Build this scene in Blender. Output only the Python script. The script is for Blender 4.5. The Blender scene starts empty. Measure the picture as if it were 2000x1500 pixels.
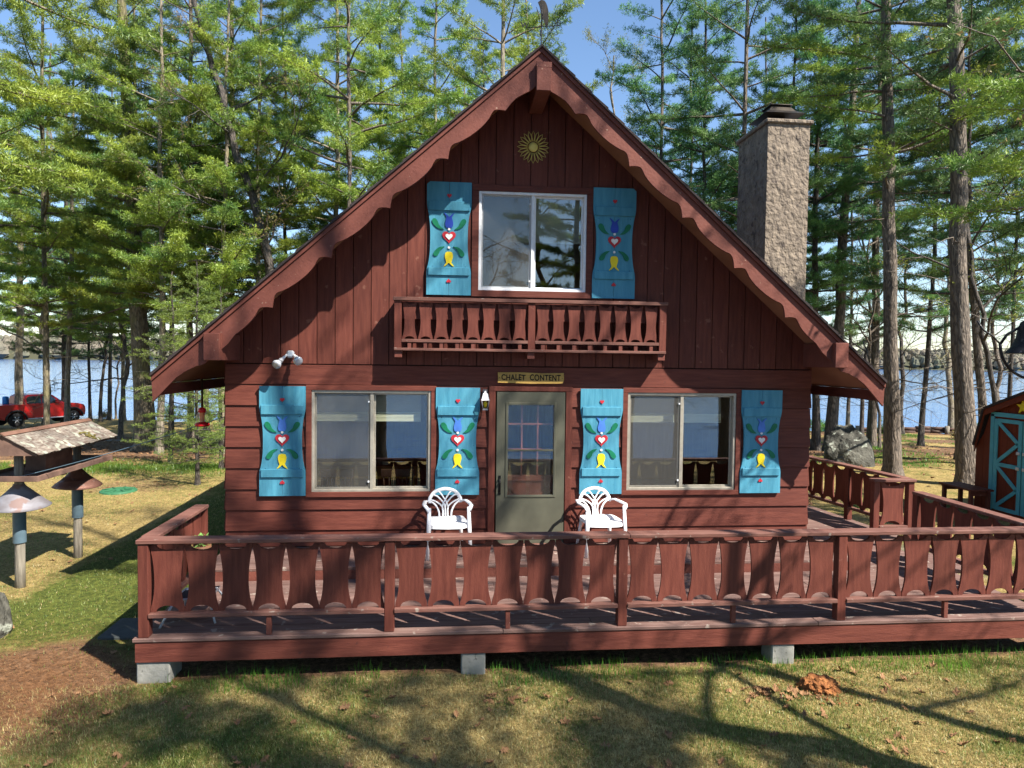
import bpy, math, random
import numpy as np
from mathutils import Vector, Matrix

# ------------------------------------------------------------------ camera, sky, sun
SC = bpy.context.scene
COL = SC.collection
YAW, PITCH, ROLL = 0.0949, -0.0373, 0.0127
cam_d = bpy.data.cameras.new('camera')
cam = bpy.data.objects.new('camera', cam_d)
COL.objects.link(cam)
R0 = Vector((math.cos(YAW), -math.sin(YAW), 0))
F = Vector((math.sin(YAW)*math.cos(PITCH), math.cos(YAW)*math.cos(PITCH), math.sin(PITCH)))
U0 = R0.cross(F)
cr, sr = math.cos(ROLL), math.sin(ROLL)
RR = R0*cr + U0*sr
UU = U0*cr - R0*sr
M = Matrix((RR, UU, -F)).transposed().to_4x4()
M.translation = Vector((3.6404, -9.0365, 3.0531))
cam.matrix_world = M
cam_d.lens = 23.99
cam_d.sensor_width = 36
cam_d.clip_end = 6000
SC.camera = cam

SUN_DIR = Vector((1.15, -1.0, 1.68)).normalized()       # towards the sun
world = bpy.data.worlds.new('World')
SC.world = world
world.use_nodes = True
wn = world.node_tree.nodes
sky = wn.new('ShaderNodeTexSky')
sky.sky_type = 'NISHITA'
sky.sun_disc = False
sky.sun_elevation = math.asin(SUN_DIR.z)
sky.sun_rotation = math.atan2(SUN_DIR.x, SUN_DIR.y)
sky.air_density = 1.1
sky.dust_density = 0.1
sky.ozone_density = 4.5
world.node_tree.links.new(sky.outputs[0], wn['Background'].inputs[0])
wn['Background'].inputs[1].default_value = 0.08
sun_d = bpy.data.lights.new('sun', 'SUN')
sun_d.energy = 5.0
sun_d.angle = math.radians(0.55)
sun_d.color = (1.0, 0.93, 0.82)
sun = bpy.data.objects.new('sun', sun_d)
COL.objects.link(sun)
sun.rotation_euler = SUN_DIR.to_track_quat('Z', 'Y').to_euler()
SC.view_settings.view_transform = 'Standard'
SC.view_settings.look = 'None'
SC.view_settings.exposure = 1.45
SC.view_settings.gamma = 1
SC.cycles.max_bounces = 8
SC.cycles.transparent_max_bounces = 12
SC.cycles.use_denoising = True

rng = np.random.default_rng(7)
random.seed(7)

# ------------------------------------------------------------------ helpers
OFF = {}


def meta(o, label=None, cat=None, group=None, kind=None):
    if label: o['label'] = label
    if cat: o['category'] = cat
    if group: o['group'] = group
    if kind: o['kind'] = kind
    return o


def thing(name, label, cat, loc=(0, 0, 0), group=None, rz=0.0):
    o = bpy.data.objects.new(name, None)
    o.empty_display_size = 0.2
    COL.objects.link(o)
    o.location = loc
    o.rotation_euler = (0, 0, rz)
    OFF[o.name] = Vector(loc) if rz == 0 else Vector((0, 0, 0))
    return meta(o, label, cat, group)


class MB:
    """collects shapes, then links them as one mesh object"""
    def __init__(s):
        s.v = []; s.f = []; s.m = []; s.sm = []

    def add(s, vs, fs, mi=0, smooth=False):
        b = len(s.v)
        s.v += [tuple(p) for p in vs]
        s.f += [tuple(b+i for i in f) for f in fs]
        s.m += [mi]*len(fs); s.sm += [smooth]*len(fs)
        return s

    def box(s, x0, x1, y0, y1, z0, z1, mi=0, T=None):
        vs = [Vector((x, y, z)) for z in (z0, z1) for y in (y0, y1) for x in (x0, x1)]
        if T is not None: vs = [T @ p for p in vs]
        return s.add(vs, [(0, 2, 3, 1), (4, 5, 7, 6), (0, 1, 5, 4), (2, 6, 7, 3), (0, 4, 6, 2), (1, 3, 7, 5)], mi)

    def bbox(s, x0, x1, y0, y1, z0, z1, b=0.004, mi=0, T=None):
        """box with chamfered edges"""
        b = min(b, (x1-x0)*.45, (y1-y0)*.45, (z1-z0)*.45)
        import itertools
        vs = []; idx = {}
        X = (x0, x1); Y = (y0, y1); Z = (z0, z1)
        for i, j, k in itertools.product((0, 1), repeat=3):
            sx, sy, sz = (1-2*i), (1-2*j), (1-2*k)
            for ax in range(3):
                p = [X[i]+sx*b, Y[j]+sy*b, Z[k]+sz*b]
                p[ax] = (X[i], Y[j], Z[k])[ax]
                idx[(i, j, k, ax)] = len(vs); vs.append(Vector(p))
        fs = []
        for ax in range(3):
            o1, o2 = [a for a in range(3) if a != ax]
            for e in (0, 1):
                q = []
                for (a, c) in ((0, 0), (1, 0), (1, 1), (0, 1)):
                    ijk = [0, 0, 0]; ijk[ax] = e; ijk[o1] = a; ijk[o2] = c
                    q.append(idx[tuple(ijk)+(ax,)])
                fs.append(q)
        for ax in range(3):                       # edge chamfers
            o1, o2 = [a for a in range(3) if a != ax]
            for a in (0, 1):
                for c in (0, 1):
                    q = []
                    for (e, f2) in ((0, o1), (1, o1), (1, o2), (0, o2)):
                        ijk = [0, 0, 0]; ijk[ax] = e; ijk[o1] = a; ijk[o2] = c
                        q.append(idx[tuple(ijk)+(f2,)])
                    fs.append(q)
        for i, j, k in itertools.product((0, 1), repeat=3):
            fs.append([idx[(i, j, k, a)] for a in range(3)])
        if T is not None: vs = [T @ p for p in vs]
        c = sum(vs, Vector())/len(vs)
        out = []
        for f in fs:
            n = (vs[f[1]]-vs[f[0]]).cross(vs[f[2]]-vs[f[0]])
            m_ = sum((vs[i] for i in f), Vector())/len(f)
            out.append(tuple(f) if n.dot(m_-c) > 0 else tuple(reversed(f)))
        return s.add(vs, out, mi)

    def prism(s, poly, d0, d1, axis='y', mi=0, T=None):
        """poly: 2D outline; extruded along the axis from d0 to d1"""
        def P(a, c, d):
            return {'y': (a, d, c), 'x': (d, a, c), 'z': (a, c, d)}[axis]
        n = len(poly)
        vs = [Vector(P(a, c, d0)) for a, c in poly] + [Vector(P(a, c, d1)) for a, c in poly]
        ar = sum(poly[i][0]*poly[(i+1) % n][1]-poly[(i+1) % n][0]*poly[i][1] for i in range(n))
        fwd = tuple(range(n)); 
        flip = (ar > 0) ^ (axis == 'y') ^ (d1 < d0)
        fs = [tuple(reversed(range(n))), tuple(range(n, 2*n))] + [(i, (i+1) % n, n+(i+1) % n, n+i) for i in range(n)]
        if not flip: fs = [tuple(reversed(f)) for f in fs]
        if T is not None: vs = [T @ p for p in vs]
        return s.add(vs, fs, mi)

    def tube(s, pts, r, sides=8, mi=0, caps=True, smooth=True, flat=None):
        pts = [Vector(p) for p in pts]
        if not hasattr(r, '__len__'): r = [r]*len(pts)
        n = len(pts); up = Vector((0, 0, 1)); vs = []
        prev = None
        for i, p in enumerate(pts):
            t = (pts[min(i+1, n-1)]-pts[max(i-1, 0)]).normalized()
            if prev is None:
                a = t.cross(up)
                if a.length < 1e-3: a = t.cross(Vector((1, 0, 0)))
                a.normalize()
            else:
                a = prev - t*prev.dot(t)
                a.normalize()
            prev = a
            b = t.cross(a)
            fl = flat if flat else 1.0
            for k in range(sides):
                w = 2*math.pi*k/sides
                vs.append(p + a*(math.cos(w)*r[i]) + b*(math.sin(w)*r[i]*fl))
        fs = []
        for i in range(n-1):
            for k in range(sides):
                k2 = (k+1) % sides
                fs.append((i*sides+k, i*sides+k2, (i+1)*sides+k2, (i+1)*sides+k))
        s.add(vs, fs, mi, smooth)
        if caps:
            b0 = len(s.v)-len(vs)
            s.f.append(tuple(b0+k for k in reversed(range(sides)))); s.m.append(mi); s.sm.append(False)
            s.f.append(tuple(b0+(n-1)*sides+k for k in range(sides))); s.m.append(mi); s.sm.append(False)
        return s

    def lathe(s, c, prof, sides=24, mi=0, smooth=True):
        """prof: list of (radius, z)"""
        vs = []; c = Vector(c)
        for r, z in prof:
            for k in range(sides):
                w = 2*math.pi*k/sides
                vs.append(c+Vector((r*math.cos(w), r*math.sin(w), z)))
        fs = []
        for i in range(len(prof)-1):
            for k in range(sides):
                k2 = (k+1) % sides
                fs.append((i*sides+k, i*sides+k2, (i+1)*sides+k2, (i+1)*sides+k))
        return s.add(vs, fs, mi, smooth)

    def build(s, name, mats, parent=None, label=None):
        me = bpy.data.meshes.new(name)
        off = OFF.get(parent.name, Vector((0, 0, 0))) if parent else Vector((0, 0, 0))
        me.from_pydata([(p[0]-off.x, p[1]-off.y, p[2]-off.z) for p in s.v], [], s.f)
        if not isinstance(mats, (list, tuple)): mats = [mats]
        for m in mats: me.materials.append(m)
        me.polygons.foreach_set('material_index', s.m)
        me.polygons.foreach_set('use_smooth', s.sm)
        me.update()
        o = bpy.data.objects.new(name, me)
        COL.objects.link(o)
        if parent:
            o.parent = parent
            OFF[o.name] = off
        if label: o['label'] = label
        return o


def fast_mesh(name, V, Fc, mats, midx=None, smooth=False):
    """V (n,3) float, Fc (m,k) int with k 3 or 4"""
    me = bpy.data.meshes.new(name)
    k = Fc.shape[1]
    me.vertices.add(len(V)); me.vertices.foreach_set('co', np.ascontiguousarray(V, dtype=np.float32).ravel())
    me.loops.add(Fc.size); me.loops.foreach_set('vertex_index', np.ascontiguousarray(Fc, dtype=np.int32).ravel())
    me.polygons.add(len(Fc)); me.polygons.foreach_set('loop_start', np.arange(0, Fc.size, k, dtype=np.int32))
    try: me.polygons.foreach_set('loop_total', np.full(len(Fc), k, dtype=np.int32))
    except Exception: pass
    for m in mats: me.materials.append(m)
    if midx is not None: me.polygons.foreach_set('material_index', np.asarray(midx, dtype=np.int32))
    me.polygons.foreach_set('use_smooth', np.full(len(Fc), smooth))
    me.update(calc_edges=True)
    return me


def link(name, me, parent=None):
    o = bpy.data.objects.new(name, me); COL.objects.link(o)
    if parent: o.parent = parent
    return o


# ------------------------------------------------------------------ materials
def new_mat(name):
    m = bpy.data.materials.new(name); m.use_nodes = True
    nt = m.node_tree
    return m, nt, nt.nodes['Principled BSDF']


def surf(name, c1, c2=None, rough=0.6, scale=8.0, stretch=(1, 1, 1), bump=0.15, bscale=None, metal=0.0, spots=None, vary=0.0,
         spec=0.2, detail=6, bdist=0.01, coords='Object', spot_scale=30, spot_lo=.68, g=.72):
    """procedural surface: two colours mixed by stretched noise, optional spots, bump and per-object value variation"""
    m, nt, bs = new_mat(name)
    c1 = tuple(a*g for a in c1); c2 = tuple(a*g for a in c2) if c2 else None; spots = tuple(a*g for a in spots) if spots else None
    N, L = nt.nodes, nt.links
    tc = N.new('ShaderNodeTexCoord'); mp = N.new('ShaderNodeMapping'); mp.inputs['Scale'].default_value = stretch
    L.new(tc.outputs[coords], mp.inputs[0])
    oi = N.new('ShaderNodeObjectInfo')
    add = N.new('ShaderNodeVectorMath'); add.operation = 'ADD'
    sc_ = N.new('ShaderNodeMath'); sc_.operation = 'MULTIPLY'; sc_.inputs[1].default_value = 37.0
    L.new(oi.outputs['Random'], sc_.inputs[0]); L.new(mp.outputs[0], add.inputs[0]); L.new(sc_.outputs[0], add.inputs[1])
    nz = N.new('ShaderNodeTexNoise'); nz.inputs['Scale'].default_value = scale; nz.inputs['Detail'].default_value = detail
    L.new(add.outputs[0], nz.inputs['Vector'])
    rp = N.new('ShaderNodeValToRGB'); rp.color_ramp.elements[0].position = .32; rp.color_ramp.elements[1].position = .7
    c2 = c2 or tuple(x*.75 for x in c1)
    rp.color_ramp.elements[0].color = (*c2, 1); rp.color_ramp.elements[1].color = (*c1, 1)
    L.new(nz.outputs[0], rp.inputs[0])
    out = rp.outputs[0]
    if spots:
        n2 = N.new('ShaderNodeTexNoise'); n2.inputs['Scale'].default_value = spot_scale; n2.inputs['Detail'].default_value = 3
        L.new(tc.outputs[coords], n2.inputs['Vector'])
        r2 = N.new('ShaderNodeMapRange'); r2.inputs[1].default_value = spot_lo; r2.inputs[2].default_value = spot_lo+.06
        L.new(n2.outputs[0], r2.inputs[0])
        mx = N.new('ShaderNodeMixRGB'); mx.inputs[2].default_value = (*spots, 1)
        L.new(r2.outputs[0], mx.inputs[0]); L.new(out, mx.inputs[1]); out = mx.outputs[0]
    if vary:
        mr = N.new('ShaderNodeMapRange'); mr.inputs[3].default_value = 1-vary; mr.inputs[4].default_value = 1+vary
        L.new(oi.outputs['Random'], mr.inputs[0])
        hs = N.new('ShaderNodeHueSaturation'); L.new(mr.outputs[0], hs.inputs['Value']); L.new(out, hs.inputs['Color'])
        out = hs.outputs[0]
    L.new(out, bs.inputs['Base Color'])
    bs.inputs['Roughness'].default_value = rough; bs.inputs['Metallic'].default_value = metal
    bs.inputs['Specular IOR Level'].default_value = spec
    if bump:
        nb = N.new('ShaderNodeTexNoise'); nb.inputs['Scale'].default_value = bscale or scale*3; nb.inputs['Detail'].default_value = 5
        L.new(add.outputs[0], nb.inputs['Vector'])
        bp = N.new('ShaderNodeBump'); bp.inputs['Strength'].default_value = bump; bp.inputs['Distance'].default_value = bdist
        L.new(nb.outputs[0], bp.inputs['Height']); L.new(bp.outputs[0], bs.inputs['Normal'])
    return m


RED1, RED2 = (.19, .056, .039), (.125, .034, .025)
W_V = surf('stained_boards_vertical', RED1, RED2, .62, 5, (6, 6, .6), .35, 40, vary=.14, spots=(.26, .11, .08), spot_scale=9, spot_lo=.68)
W_H = surf('stained_boards_horizontal', RED1, RED2, .62, 5, (.6, 6, 6), .35, 22, vary=.09, spots=(.10, .035, .028), spot_scale=9, spot_lo=.7)
W_Y = surf('stained_boards_depthwise', RED1, RED2, .62, 5, (6, .6, 6), .35, 22, vary=.09)
W_TRIM = surf('weathered_barge_paint', (.225, .075, .055), (.16, .052, .04), .6, 4, (1, 1, 1), .4, 30, spots=(.42, .27, .2), spot_scale=26, spot_lo=.705, vary=.03)
W_FADED = surf('faded_stain_on_rail_tops', (.25, .125, .10), (.17, .07, .055), .7, 6, (.5, 5, 5), .4, 20, vary=.06, spots=(.33, .26, .22), spot_scale=14, spot_lo=.66)
W_DECK = surf('worn_deck_stain', (.24, .155, .135), (.15, .082, .07), .7, 5, (.5, 5, 5), .4, 18, vary=.14, spots=(.36, .29, .25), spot_scale=10, spot_lo=.64)
W_PLY = surf('bare_plywood_soffit', (.3, .15, .09), (.22, .10, .06), .7, 3, (1, .35, 1), .15, 12, g=1)
BACK = surf('dark_sheathing', (.05, .02, .016), (.035, .015, .012), .8, 5)
BLUE = surf('sky_blue_shutter_paint', (.08, .28, .39), (.05, .21, .31), .5, 6, (3, 3, .4), .3, 18, vary=.07, spots=(.035, .15, .23), spot_scale=34, spot_lo=.7, g=1.0)
P_RED = surf('red_paint', (.5, .035, .05), (.42, .028, .04), .4, 10, bump=.05, g=0.95)
P_WHITE = surf('white_paint', (.8, .79, .77), (.72, .71, .7), .4, 10, bump=.05, g=0.95)
P_GREEN = surf('green_paint', (.012, .17, .085), (.01, .13, .065), .4, 10, bump=.05, g=1)
P_BLUE = surf('deep_blue_paint', (.03, .07, .42), (.025, .055, .34), .4, 10, bump=.05, g=1)
P_LBLUE = surf('cornflower_paint', (.07, .2, .62), (.06, .16, .5), .4, 10, bump=.05, g=1)
P_PALEY = surf('pale_yellow_wire_paint', (.8, .68, .2), (.7, .6, .17), .4, 10, bump=.05, g=0.9)
P_YEL = surf('yellow_paint', (.82, .66, .03), (.75, .58, .02), .4, 10, bump=.05, g=0.95)
ALU_W = surf('white_window_aluminium', (.75, .77, .8), (.66, .68, .71), .35, 20, bump=.03, g=0.95)
ALU_B = surf('beige_window_aluminium', (.42, .39, .33), (.34, .31, .26), .35, 20, bump=.03, metal=.3, g=0.9)
STORM = surf('olive_grey_storm_door_enamel', (.135, .135, .1), (.11, .11, .083), .4, 6, bump=.05)
DOORRED = surf('salmon_inner_door_paint', (.36, .13, .085), (.28, .1, .065), .5, 6, bump=.1, g=0.95)
BLACKM = surf('black_metal', (.02, .02, .022), (.012, .012, .013), .4, 20, bump=.05, metal=.4)
BLACKW = surf('black_lettering', (.012, .01, .01), (.02, .016, .015), .7, 20, bump=.05)
CHROME = surf('bare_aluminium_tube', (.62, .66, .72), (.52, .55, .62), .3, 20, metal=.35, bump=.02, g=0.9)
PLASTIC = surf('white_plastic', (.86, .86, .88), (.8, .8, .83), .35, 4, bump=.04, spec=.5, g=0.9)
CONC = surf('rough_concrete', (.42, .41, .38), (.3, .3, .27), .9, 9, bump=.5, spots=(.18, .18, .16), spot_scale=20, spot_lo=.66)
STUCCO = surf('trowelled_stucco', (.35, .285, .22), (.19, .155, .125), .9, 9, (1, 1, .8), 1.0, 16, bdist=.05, spots=(.13, .105, .09), spot_scale=9, spot_lo=.6)
SHINGLE = surf('dark_asphalt_shingles', (.07, .055, .055), (.04, .032, .034), .95, 30, bump=.8)
OLDWOOD = surf('grey_weathered_shakes', (.36, .32, .27), (.15, .105, .085), .85, 6, (4, 1, 4), .7, 14, spots=(.42, .43, .35), spot_scale=9, spot_lo=.56, vary=.16)
OLDBOARD = surf('old_feeder_boards', (.25, .15, .115), (.14, .085, .07), .8, 6, (1, 1, 1), .5, 20, vary=.1)
POSTW = surf('weathered_post_wood', (.38, .34, .28), (.17, .15, .12), .85, 6, (5, 5, .5), .6, 16)
PVC = surf('slate_blue_pipe', (.13, .2, .25), (.1, .155, .2), .35, 10, bump=.04)
COPPER = surf('rusty_copper_sheet', (.25, .12, .09), (.18, .09, .07), .55, 5, bump=.2, metal=.25, spots=(.3, .22, .2), spot_scale=12, spot_lo=.6)
GALV = surf('rust_streaked_galvanised_sheet', (.33, .33, .37), (.2, .185, .2), .6, 4, (1, 1, 2.5), bump=.2, metal=.2, spots=(.24, .17, .16), spot_scale=5, spot_lo=.55)
SIGNW = surf('varnished_golden_sign_wood', (.6, .38, .1), (.42, .26, .075), .5, 6, (.5, 5, 5), .3, 16, g=0.9)
SHEDRED = surf('barn_red_siding', (.23, .045, .02), (.16, .032, .015), .7, 6, (4, 4, .5), .4, 16, vary=.05, g=0.72)
SHEDBLUE = surf('light_blue_trim', (.09, .38, .48), (.075, .32, .41), .5, 6, bump=.1, g=1.05)
IRON = surf('cast_iron', (.05, .052, .058), (.025, .026, .03), .5, 14, bump=.5, metal=.5, spots=(.16, .16, .16), spot_scale=20, spot_lo=.6)
BRONZE = surf('dark_bronze_sheet', (.09, .075, .06), (.05, .042, .035), .4, 10, metal=.6, bump=.05)
ROCK = surf('lichen_covered_granite', (.19, .185, .155), (.02, .02, .018), .95, 1.8, bump=1.0, bscale=7, bdist=.1, spots=(.36, .38, .32), spot_scale=6, spot_lo=.6)
MOSS = surf('dry_moss', (.2, .17, .05), (.12, .1, .03), .95, 9, bump=.6)
LIDG = surf('faded_green_plastic_lid', (.045, .17, .085), (.03, .12, .06), .55, 8, bump=.1, g=0.85)
TILEG = surf('dark_stone_slab', (.09, .1, .1), (.06, .07, .07), .8, 8, bump=.3)
ROT = surf('crumbling_orange_rotten_wood', (.48, .2, .07), (.2, .07, .025), .95, 14, bump=1.0, bscale=30, bdist=.04)
LEAFM = surf('dry_oak_leaf', (.36, .2, .1), (.22, .115, .055), .8, 6, bump=.1, coords='Generated')
PINE_IN = surf('interior_knotty_pine', (.33, .18, .08), (.24, .12, .05), .5, 5, (5, 5, .5), .1)
FLOOR_IN = surf('interior_floor', (.2, .11, .06), (.14, .08, .04), .5, 5)
HONEY = surf('honey_varnished_wood', (.62, .3, .05), (.5, .23, .035), .3, 6, (.5, 4, 4), .05, g=1)
DARKW = surf('dark_chair_wood', (.07, .035, .018), (.045, .022, .012), .4, 6)
BLIND = surf('pale_yellow_blind', (.72, .7, .5), (.64, .62, .43), .7, 10, (1, 1, 20), .1, g=1)
SHADE = surf('grey_cellular_shade', (.32, .31, .25), (.26, .25, .2), .8, 10, (1, 1, 20), .1, g=1)
TRUCKRED = surf('glossy_red_car_paint', (.58, .012, .012), (.52, .01, .012), .3, 3, bump=0, spec=.5, g=0.6)
RUBBER = surf('tyre_rubber', (.025, .025, .027), (.018, .018, .02), .8, 20)
BLACKP = surf('black_plastic_trim', (.03, .03, .033), (.02, .02, .022), .6, 20)
ALLOY = surf('alloy_wheel', (.45, .46, .48), (.38, .39, .41), .3, 20, metal=.8, bump=0)
CARGLASS = surf('tinted_car_glass', (.03, .045, .05), (.025, .035, .04), .05, 3, bump=0, spec=1)
TURQ = surf('blue_plastic', (.02, .2, .6), (.02, .16, .5), .4, 10)
REDGLASS = surf('red_nectar_plastic', (.5, .015, .02), (.4, .01, .015), .15, 10, bump=0, g=1)
AMBER = surf('amber_nectar', (.6, .22, .1), (.5, .18, .08), .1, 10, bump=0, g=1)
TERRA = surf('brown_barrel_pot', (.2, .095, .05), (.13, .06, .03), .6, 8, (1, 1, 4), .3)
WEB = surf('dark_woven_mesh', (.05, .055, .07), (.03, .033, .04), .7, 60, bump=.3)


def bark(name, c1, c2, moss=None, sc=3.0):
    m, nt, bs = new_mat(name)
    N, L = nt.nodes, nt.links
    tc = N.new('ShaderNodeTexCoord'); mp = N.new('ShaderNodeMapping'); mp.inputs['Scale'].default_value = (4.5, 4.5, 1.0)
    L.new(tc.outputs['Object'], mp.inputs[0])
    c1 = tuple(a*.8 for a in c1); c2 = tuple(a*.75 for a in c2)
    vo = N.new('ShaderNodeTexVoronoi'); vo.feature = 'DISTANCE_TO_EDGE'; vo.inputs['Scale'].default_value = sc
    nz = N.new('ShaderNodeTexNoise'); nz.inputs['Scale'].default_value = sc*1.3; nz.inputs['Detail'].default_value = 8
    dm = N.new('ShaderNodeVectorMath'); dm.operation = 'MULTIPLY_ADD'; dm.inputs[1].default_value = (.5, .5, .5)
    L.new(nz.outputs['Color'], dm.inputs[0]); L.new(mp.outputs[0], dm.inputs[2]); L.new(mp.outputs[0], nz.inputs['Vector'])
    L.new(dm.outputs[0], vo.inputs['Vector'])
    mul = N.new('ShaderNodeMath'); mul.operation = 'MULTIPLY_ADD'; mul.inputs[1].default_value = 1.4
    L.new(vo.outputs[0], mul.inputs[0]); 
    m2 = N.new('ShaderNodeMath'); m2.operation = 'MULTIPLY'; m2.inputs[1].default_value = .75
    L.new(nz.outputs[0], m2.inputs[0]); L.new(m2.outputs[0], mul.inputs[2])
    rp = N.new('ShaderNodeValToRGB'); rp.color_ramp.elements[0].position = .3; rp.color_ramp.elements[1].position = .75
    rp.color_ramp.elements[0].color = (*c2, 1); rp.color_ramp.elements[1].color = (*c1, 1)
    L.new(mul.outputs[0], rp.inputs[0])
    out = rp.outputs[0]
    if moss:
        n3 = N.new('ShaderNodeTexNoise'); n3.inputs['Scale'].default_value = 1.6; L.new(tc.outputs['Object'], n3.inputs['Vector'])
        mr = N.new('ShaderNodeMapRange'); mr.inputs[1].default_value = .5; mr.inputs[2].default_value = .68; mr.inputs[4].default_value = .7
        L.new(n3.outputs[0], mr.inputs[0])
        mx = N.new('ShaderNodeMixRGB'); mx.inputs[2].default_value = (*moss, 1)
        L.new(mr.outputs[0], mx.inputs[0]); L.new(out, mx.inputs[1]); out = mx.outputs[0]
    L.new(out, bs.inputs['Base Color']); bs.inputs['Roughness'].default_value = .9
    bp = N.new('ShaderNodeBump'); bp.inputs['Strength'].default_value = .9; bp.inputs['Distance'].default_value = .04
    L.new(mul.outputs[0], bp.inputs['Height']); L.new(bp.outputs[0], bs.inputs['Normal'])
    return m


BARK = [bark('grey_brown_pine_bark', (.235, .19, .15), (.06, .048, .04)),
        bark('mossy_oak_bark', (.25, .21, .14), (.07, .06, .04), (.15, .14, .05)),
        bark('pale_flaky_bark', (.36, .31, .24), (.12, .10, .075), (.2, .17, .07)),
        bark('dark_bark', (.12, .10, .085), (.035, .03, .027))]


def leafmat(name, c1, c2, trans=.45, hue=.015, ns=.9):
    m, nt, bs = new_mat(name)
    N, L = nt.nodes, nt.links
    N.remove(bs)
    ou = N['Material Output']
    tc = N.new('ShaderNodeTexCoord'); nz = N.new('ShaderNodeTexNoise'); nz.inputs['Scale'].default_value = ns; nz.inputs['Detail'].default_value = 8
    nz.inputs['Roughness'].default_value = .7
    L.new(tc.outputs['Object'], nz.inputs['Vector'])
    rp = N.new('ShaderNodeValToRGB'); rp.color_ramp.elements[0].position = .38; rp.color_ramp.elements[1].position = .62
    rp.color_ramp.elements[0].color = (*c2, 1); rp.color_ramp.elements[1].color = (*c1, 1)
    L.new(nz.outputs[0], rp.inputs[0])
    oi = N.new('ShaderNodeObjectInfo'); mr = N.new('ShaderNodeMapRange'); mr.inputs[3].default_value = .8; mr.inputs[4].default_value = 1.2
    L.new(oi.outputs['Random'], mr.inputs[0])
    mh = N.new('ShaderNodeMapRange'); mh.inputs[3].default_value = .5-hue; mh.inputs[4].default_value = .5+hue
    L.new(oi.outputs['Random'], mh.inputs[0])
    hs = N.new('ShaderNodeHueSaturation'); L.new(mr.outputs[0], hs.inputs['Value']); L.new(mh.outputs[0], hs.inputs['Hue'])
    L.new(rp.outputs[0], hs.inputs['Color'])
    df = N.new('ShaderNodeBsdfDiffuse'); tr = N.new('ShaderNodeBsdfTranslucent'); gl = N.new('ShaderNodeBsdfGlossy')
    gl.inputs['Roughness'].default_value = .45; gl.inputs['Color'].default_value = (.5, .55, .5, 1)
    L.new(hs.outputs[0], df.inputs[0]); L.new(hs.outputs[0], tr.inputs[0])
    mx = N.new('ShaderNodeMixShader'); mx.inputs[0].default_value = trans
    L.new(df.outputs[0], mx.inputs[1]); L.new(tr.outputs[0], mx.inputs[2])
    m3 = N.new('ShaderNodeMixShader'); m3.inputs[0].default_value = .05
    L.new(mx.outputs[0], m3.inputs[1]); L.new(gl.outputs[0], m3.inputs[2])
    L.new(m3.outputs[0], ou.inputs[0])
    return m


NEEDLE = leafmat('bright_pine_needles', (.37, .46, .06), (.08, .18, .04), .4, .016)
NEEDLE2 = leafmat('bluish_pine_needles', (.18, .32, .085), (.035, .11, .05), .38, .02)
HEML = leafmat('yellow_green_hemlock_needles', (.26, .32, .06), (.10, .15, .03))
SPRING = leafmat('young_spring_leaves', (.32, .34, .05), (.19, .21, .035), .5)
CATKIN = leafmat('budding_bronze_leaves', (.28, .21, .08), (.19, .14, .06), .4)
GRASSM = leafmat('grass_blades', (.24, .26, .07), (.07, .13, .02), .35, ns=14)
STRAWM = leafmat('straw_coloured_grass_blades', (.50, .40, .19), (.20, .16, .06), .3, ns=14)
FRESHG = leafmat('fresh_green_grass_blades', (.13, .27, .02), (.06, .16, .02), .45)
POTLEAF = leafmat('pot_plant_leaves', (.25, .42, .12), (.14, .28, .07), .4)


def glass_mat(name, k, base, tint=(1, 1, 1)):
    m, nt, bs = new_mat(name)
    N, L = nt.nodes, nt.links
    N.remove(bs)
    tr = N.new('ShaderNodeBsdfTransparent'); tr.inputs[0].default_value = (*tint, 1)
    gl = N.new('ShaderNodeBsdfGlossy'); gl.inputs['Roughness'].default_value = 0.0
    tc = N.new('ShaderNodeTexCoord'); nz = N.new('ShaderNodeTexNoise'); nz.inputs['Scale'].default_value = 1.7; nz.inputs['Detail'].default_value = 1
    L.new(tc.outputs['Object'], nz.inputs['Vector'])
    bp = N.new('ShaderNodeBump'); bp.inputs['Strength'].default_value = .2; bp.inputs['Distance'].default_value = .004
    L.new(nz.outputs[0], bp.inputs['Height']); L.new(bp.outputs[0], gl.inputs['Normal'])
    fr = N.new('ShaderNodeFresnel'); fr.inputs[0].default_value = 1.5
    ma = N.new('ShaderNodeMath'); ma.operation = 'MULTIPLY_ADD'; ma.inputs[1].default_value = k; ma.inputs[2].default_value = base; ma.use_clamp = True
    L.new(fr.outputs[0], ma.inputs[0])
    ge = N.new('ShaderNodeNewGeometry'); sb = N.new('ShaderNodeMath'); sb.operation = 'SUBTRACT'; sb.inputs[0].default_value = 1
    L.new(ge.outputs['Backfacing'], sb.inputs[1]); mu = N.new('ShaderNodeMath'); mu.operation = 'MULTIPLY'; L.new(ma.outputs[0], mu.inputs[0]); L.new(sb.outputs[0], mu.inputs[1])
    mx = N.new('ShaderNodeMixShader'); L.new(mu.outputs[0], mx.inputs[0]); L.new(tr.outputs[0], mx.inputs[1]); L.new(gl.outputs[0], mx.inputs[2])
    L.new(mx.outputs[0], N['Material Output'].inputs[0])
    return m


GLASS = glass_mat('coated_double_glazing', 3.0, .09, (.95, .97, .97))
GLASS1 = glass_mat('single_glazing', 2.0, .06, (.96, .97, .97))
LAMPG = glass_mat('lamp_glass', 1.0, .05, (.85, .85, .75))


def screen_mat():
    m, nt, bs = new_mat('grey_insect_screen')
    N, L = nt.nodes, nt.links
    N.remove(bs)
    tr = N.new('ShaderNodeBsdfTransparent'); df = N.new('ShaderNodeBsdfDiffuse'); df.inputs[0].default_value = (.13, .13, .125, 1)
    mx = N.new('ShaderNodeMixShader'); mx.inputs[0].default_value = .34
    L.new(tr.outputs[0], mx.inputs[1]); L.new(df.outputs[0], mx.inputs[2]); L.new(mx.outputs[0], N['Material Output'].inputs[0])
    return m


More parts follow.
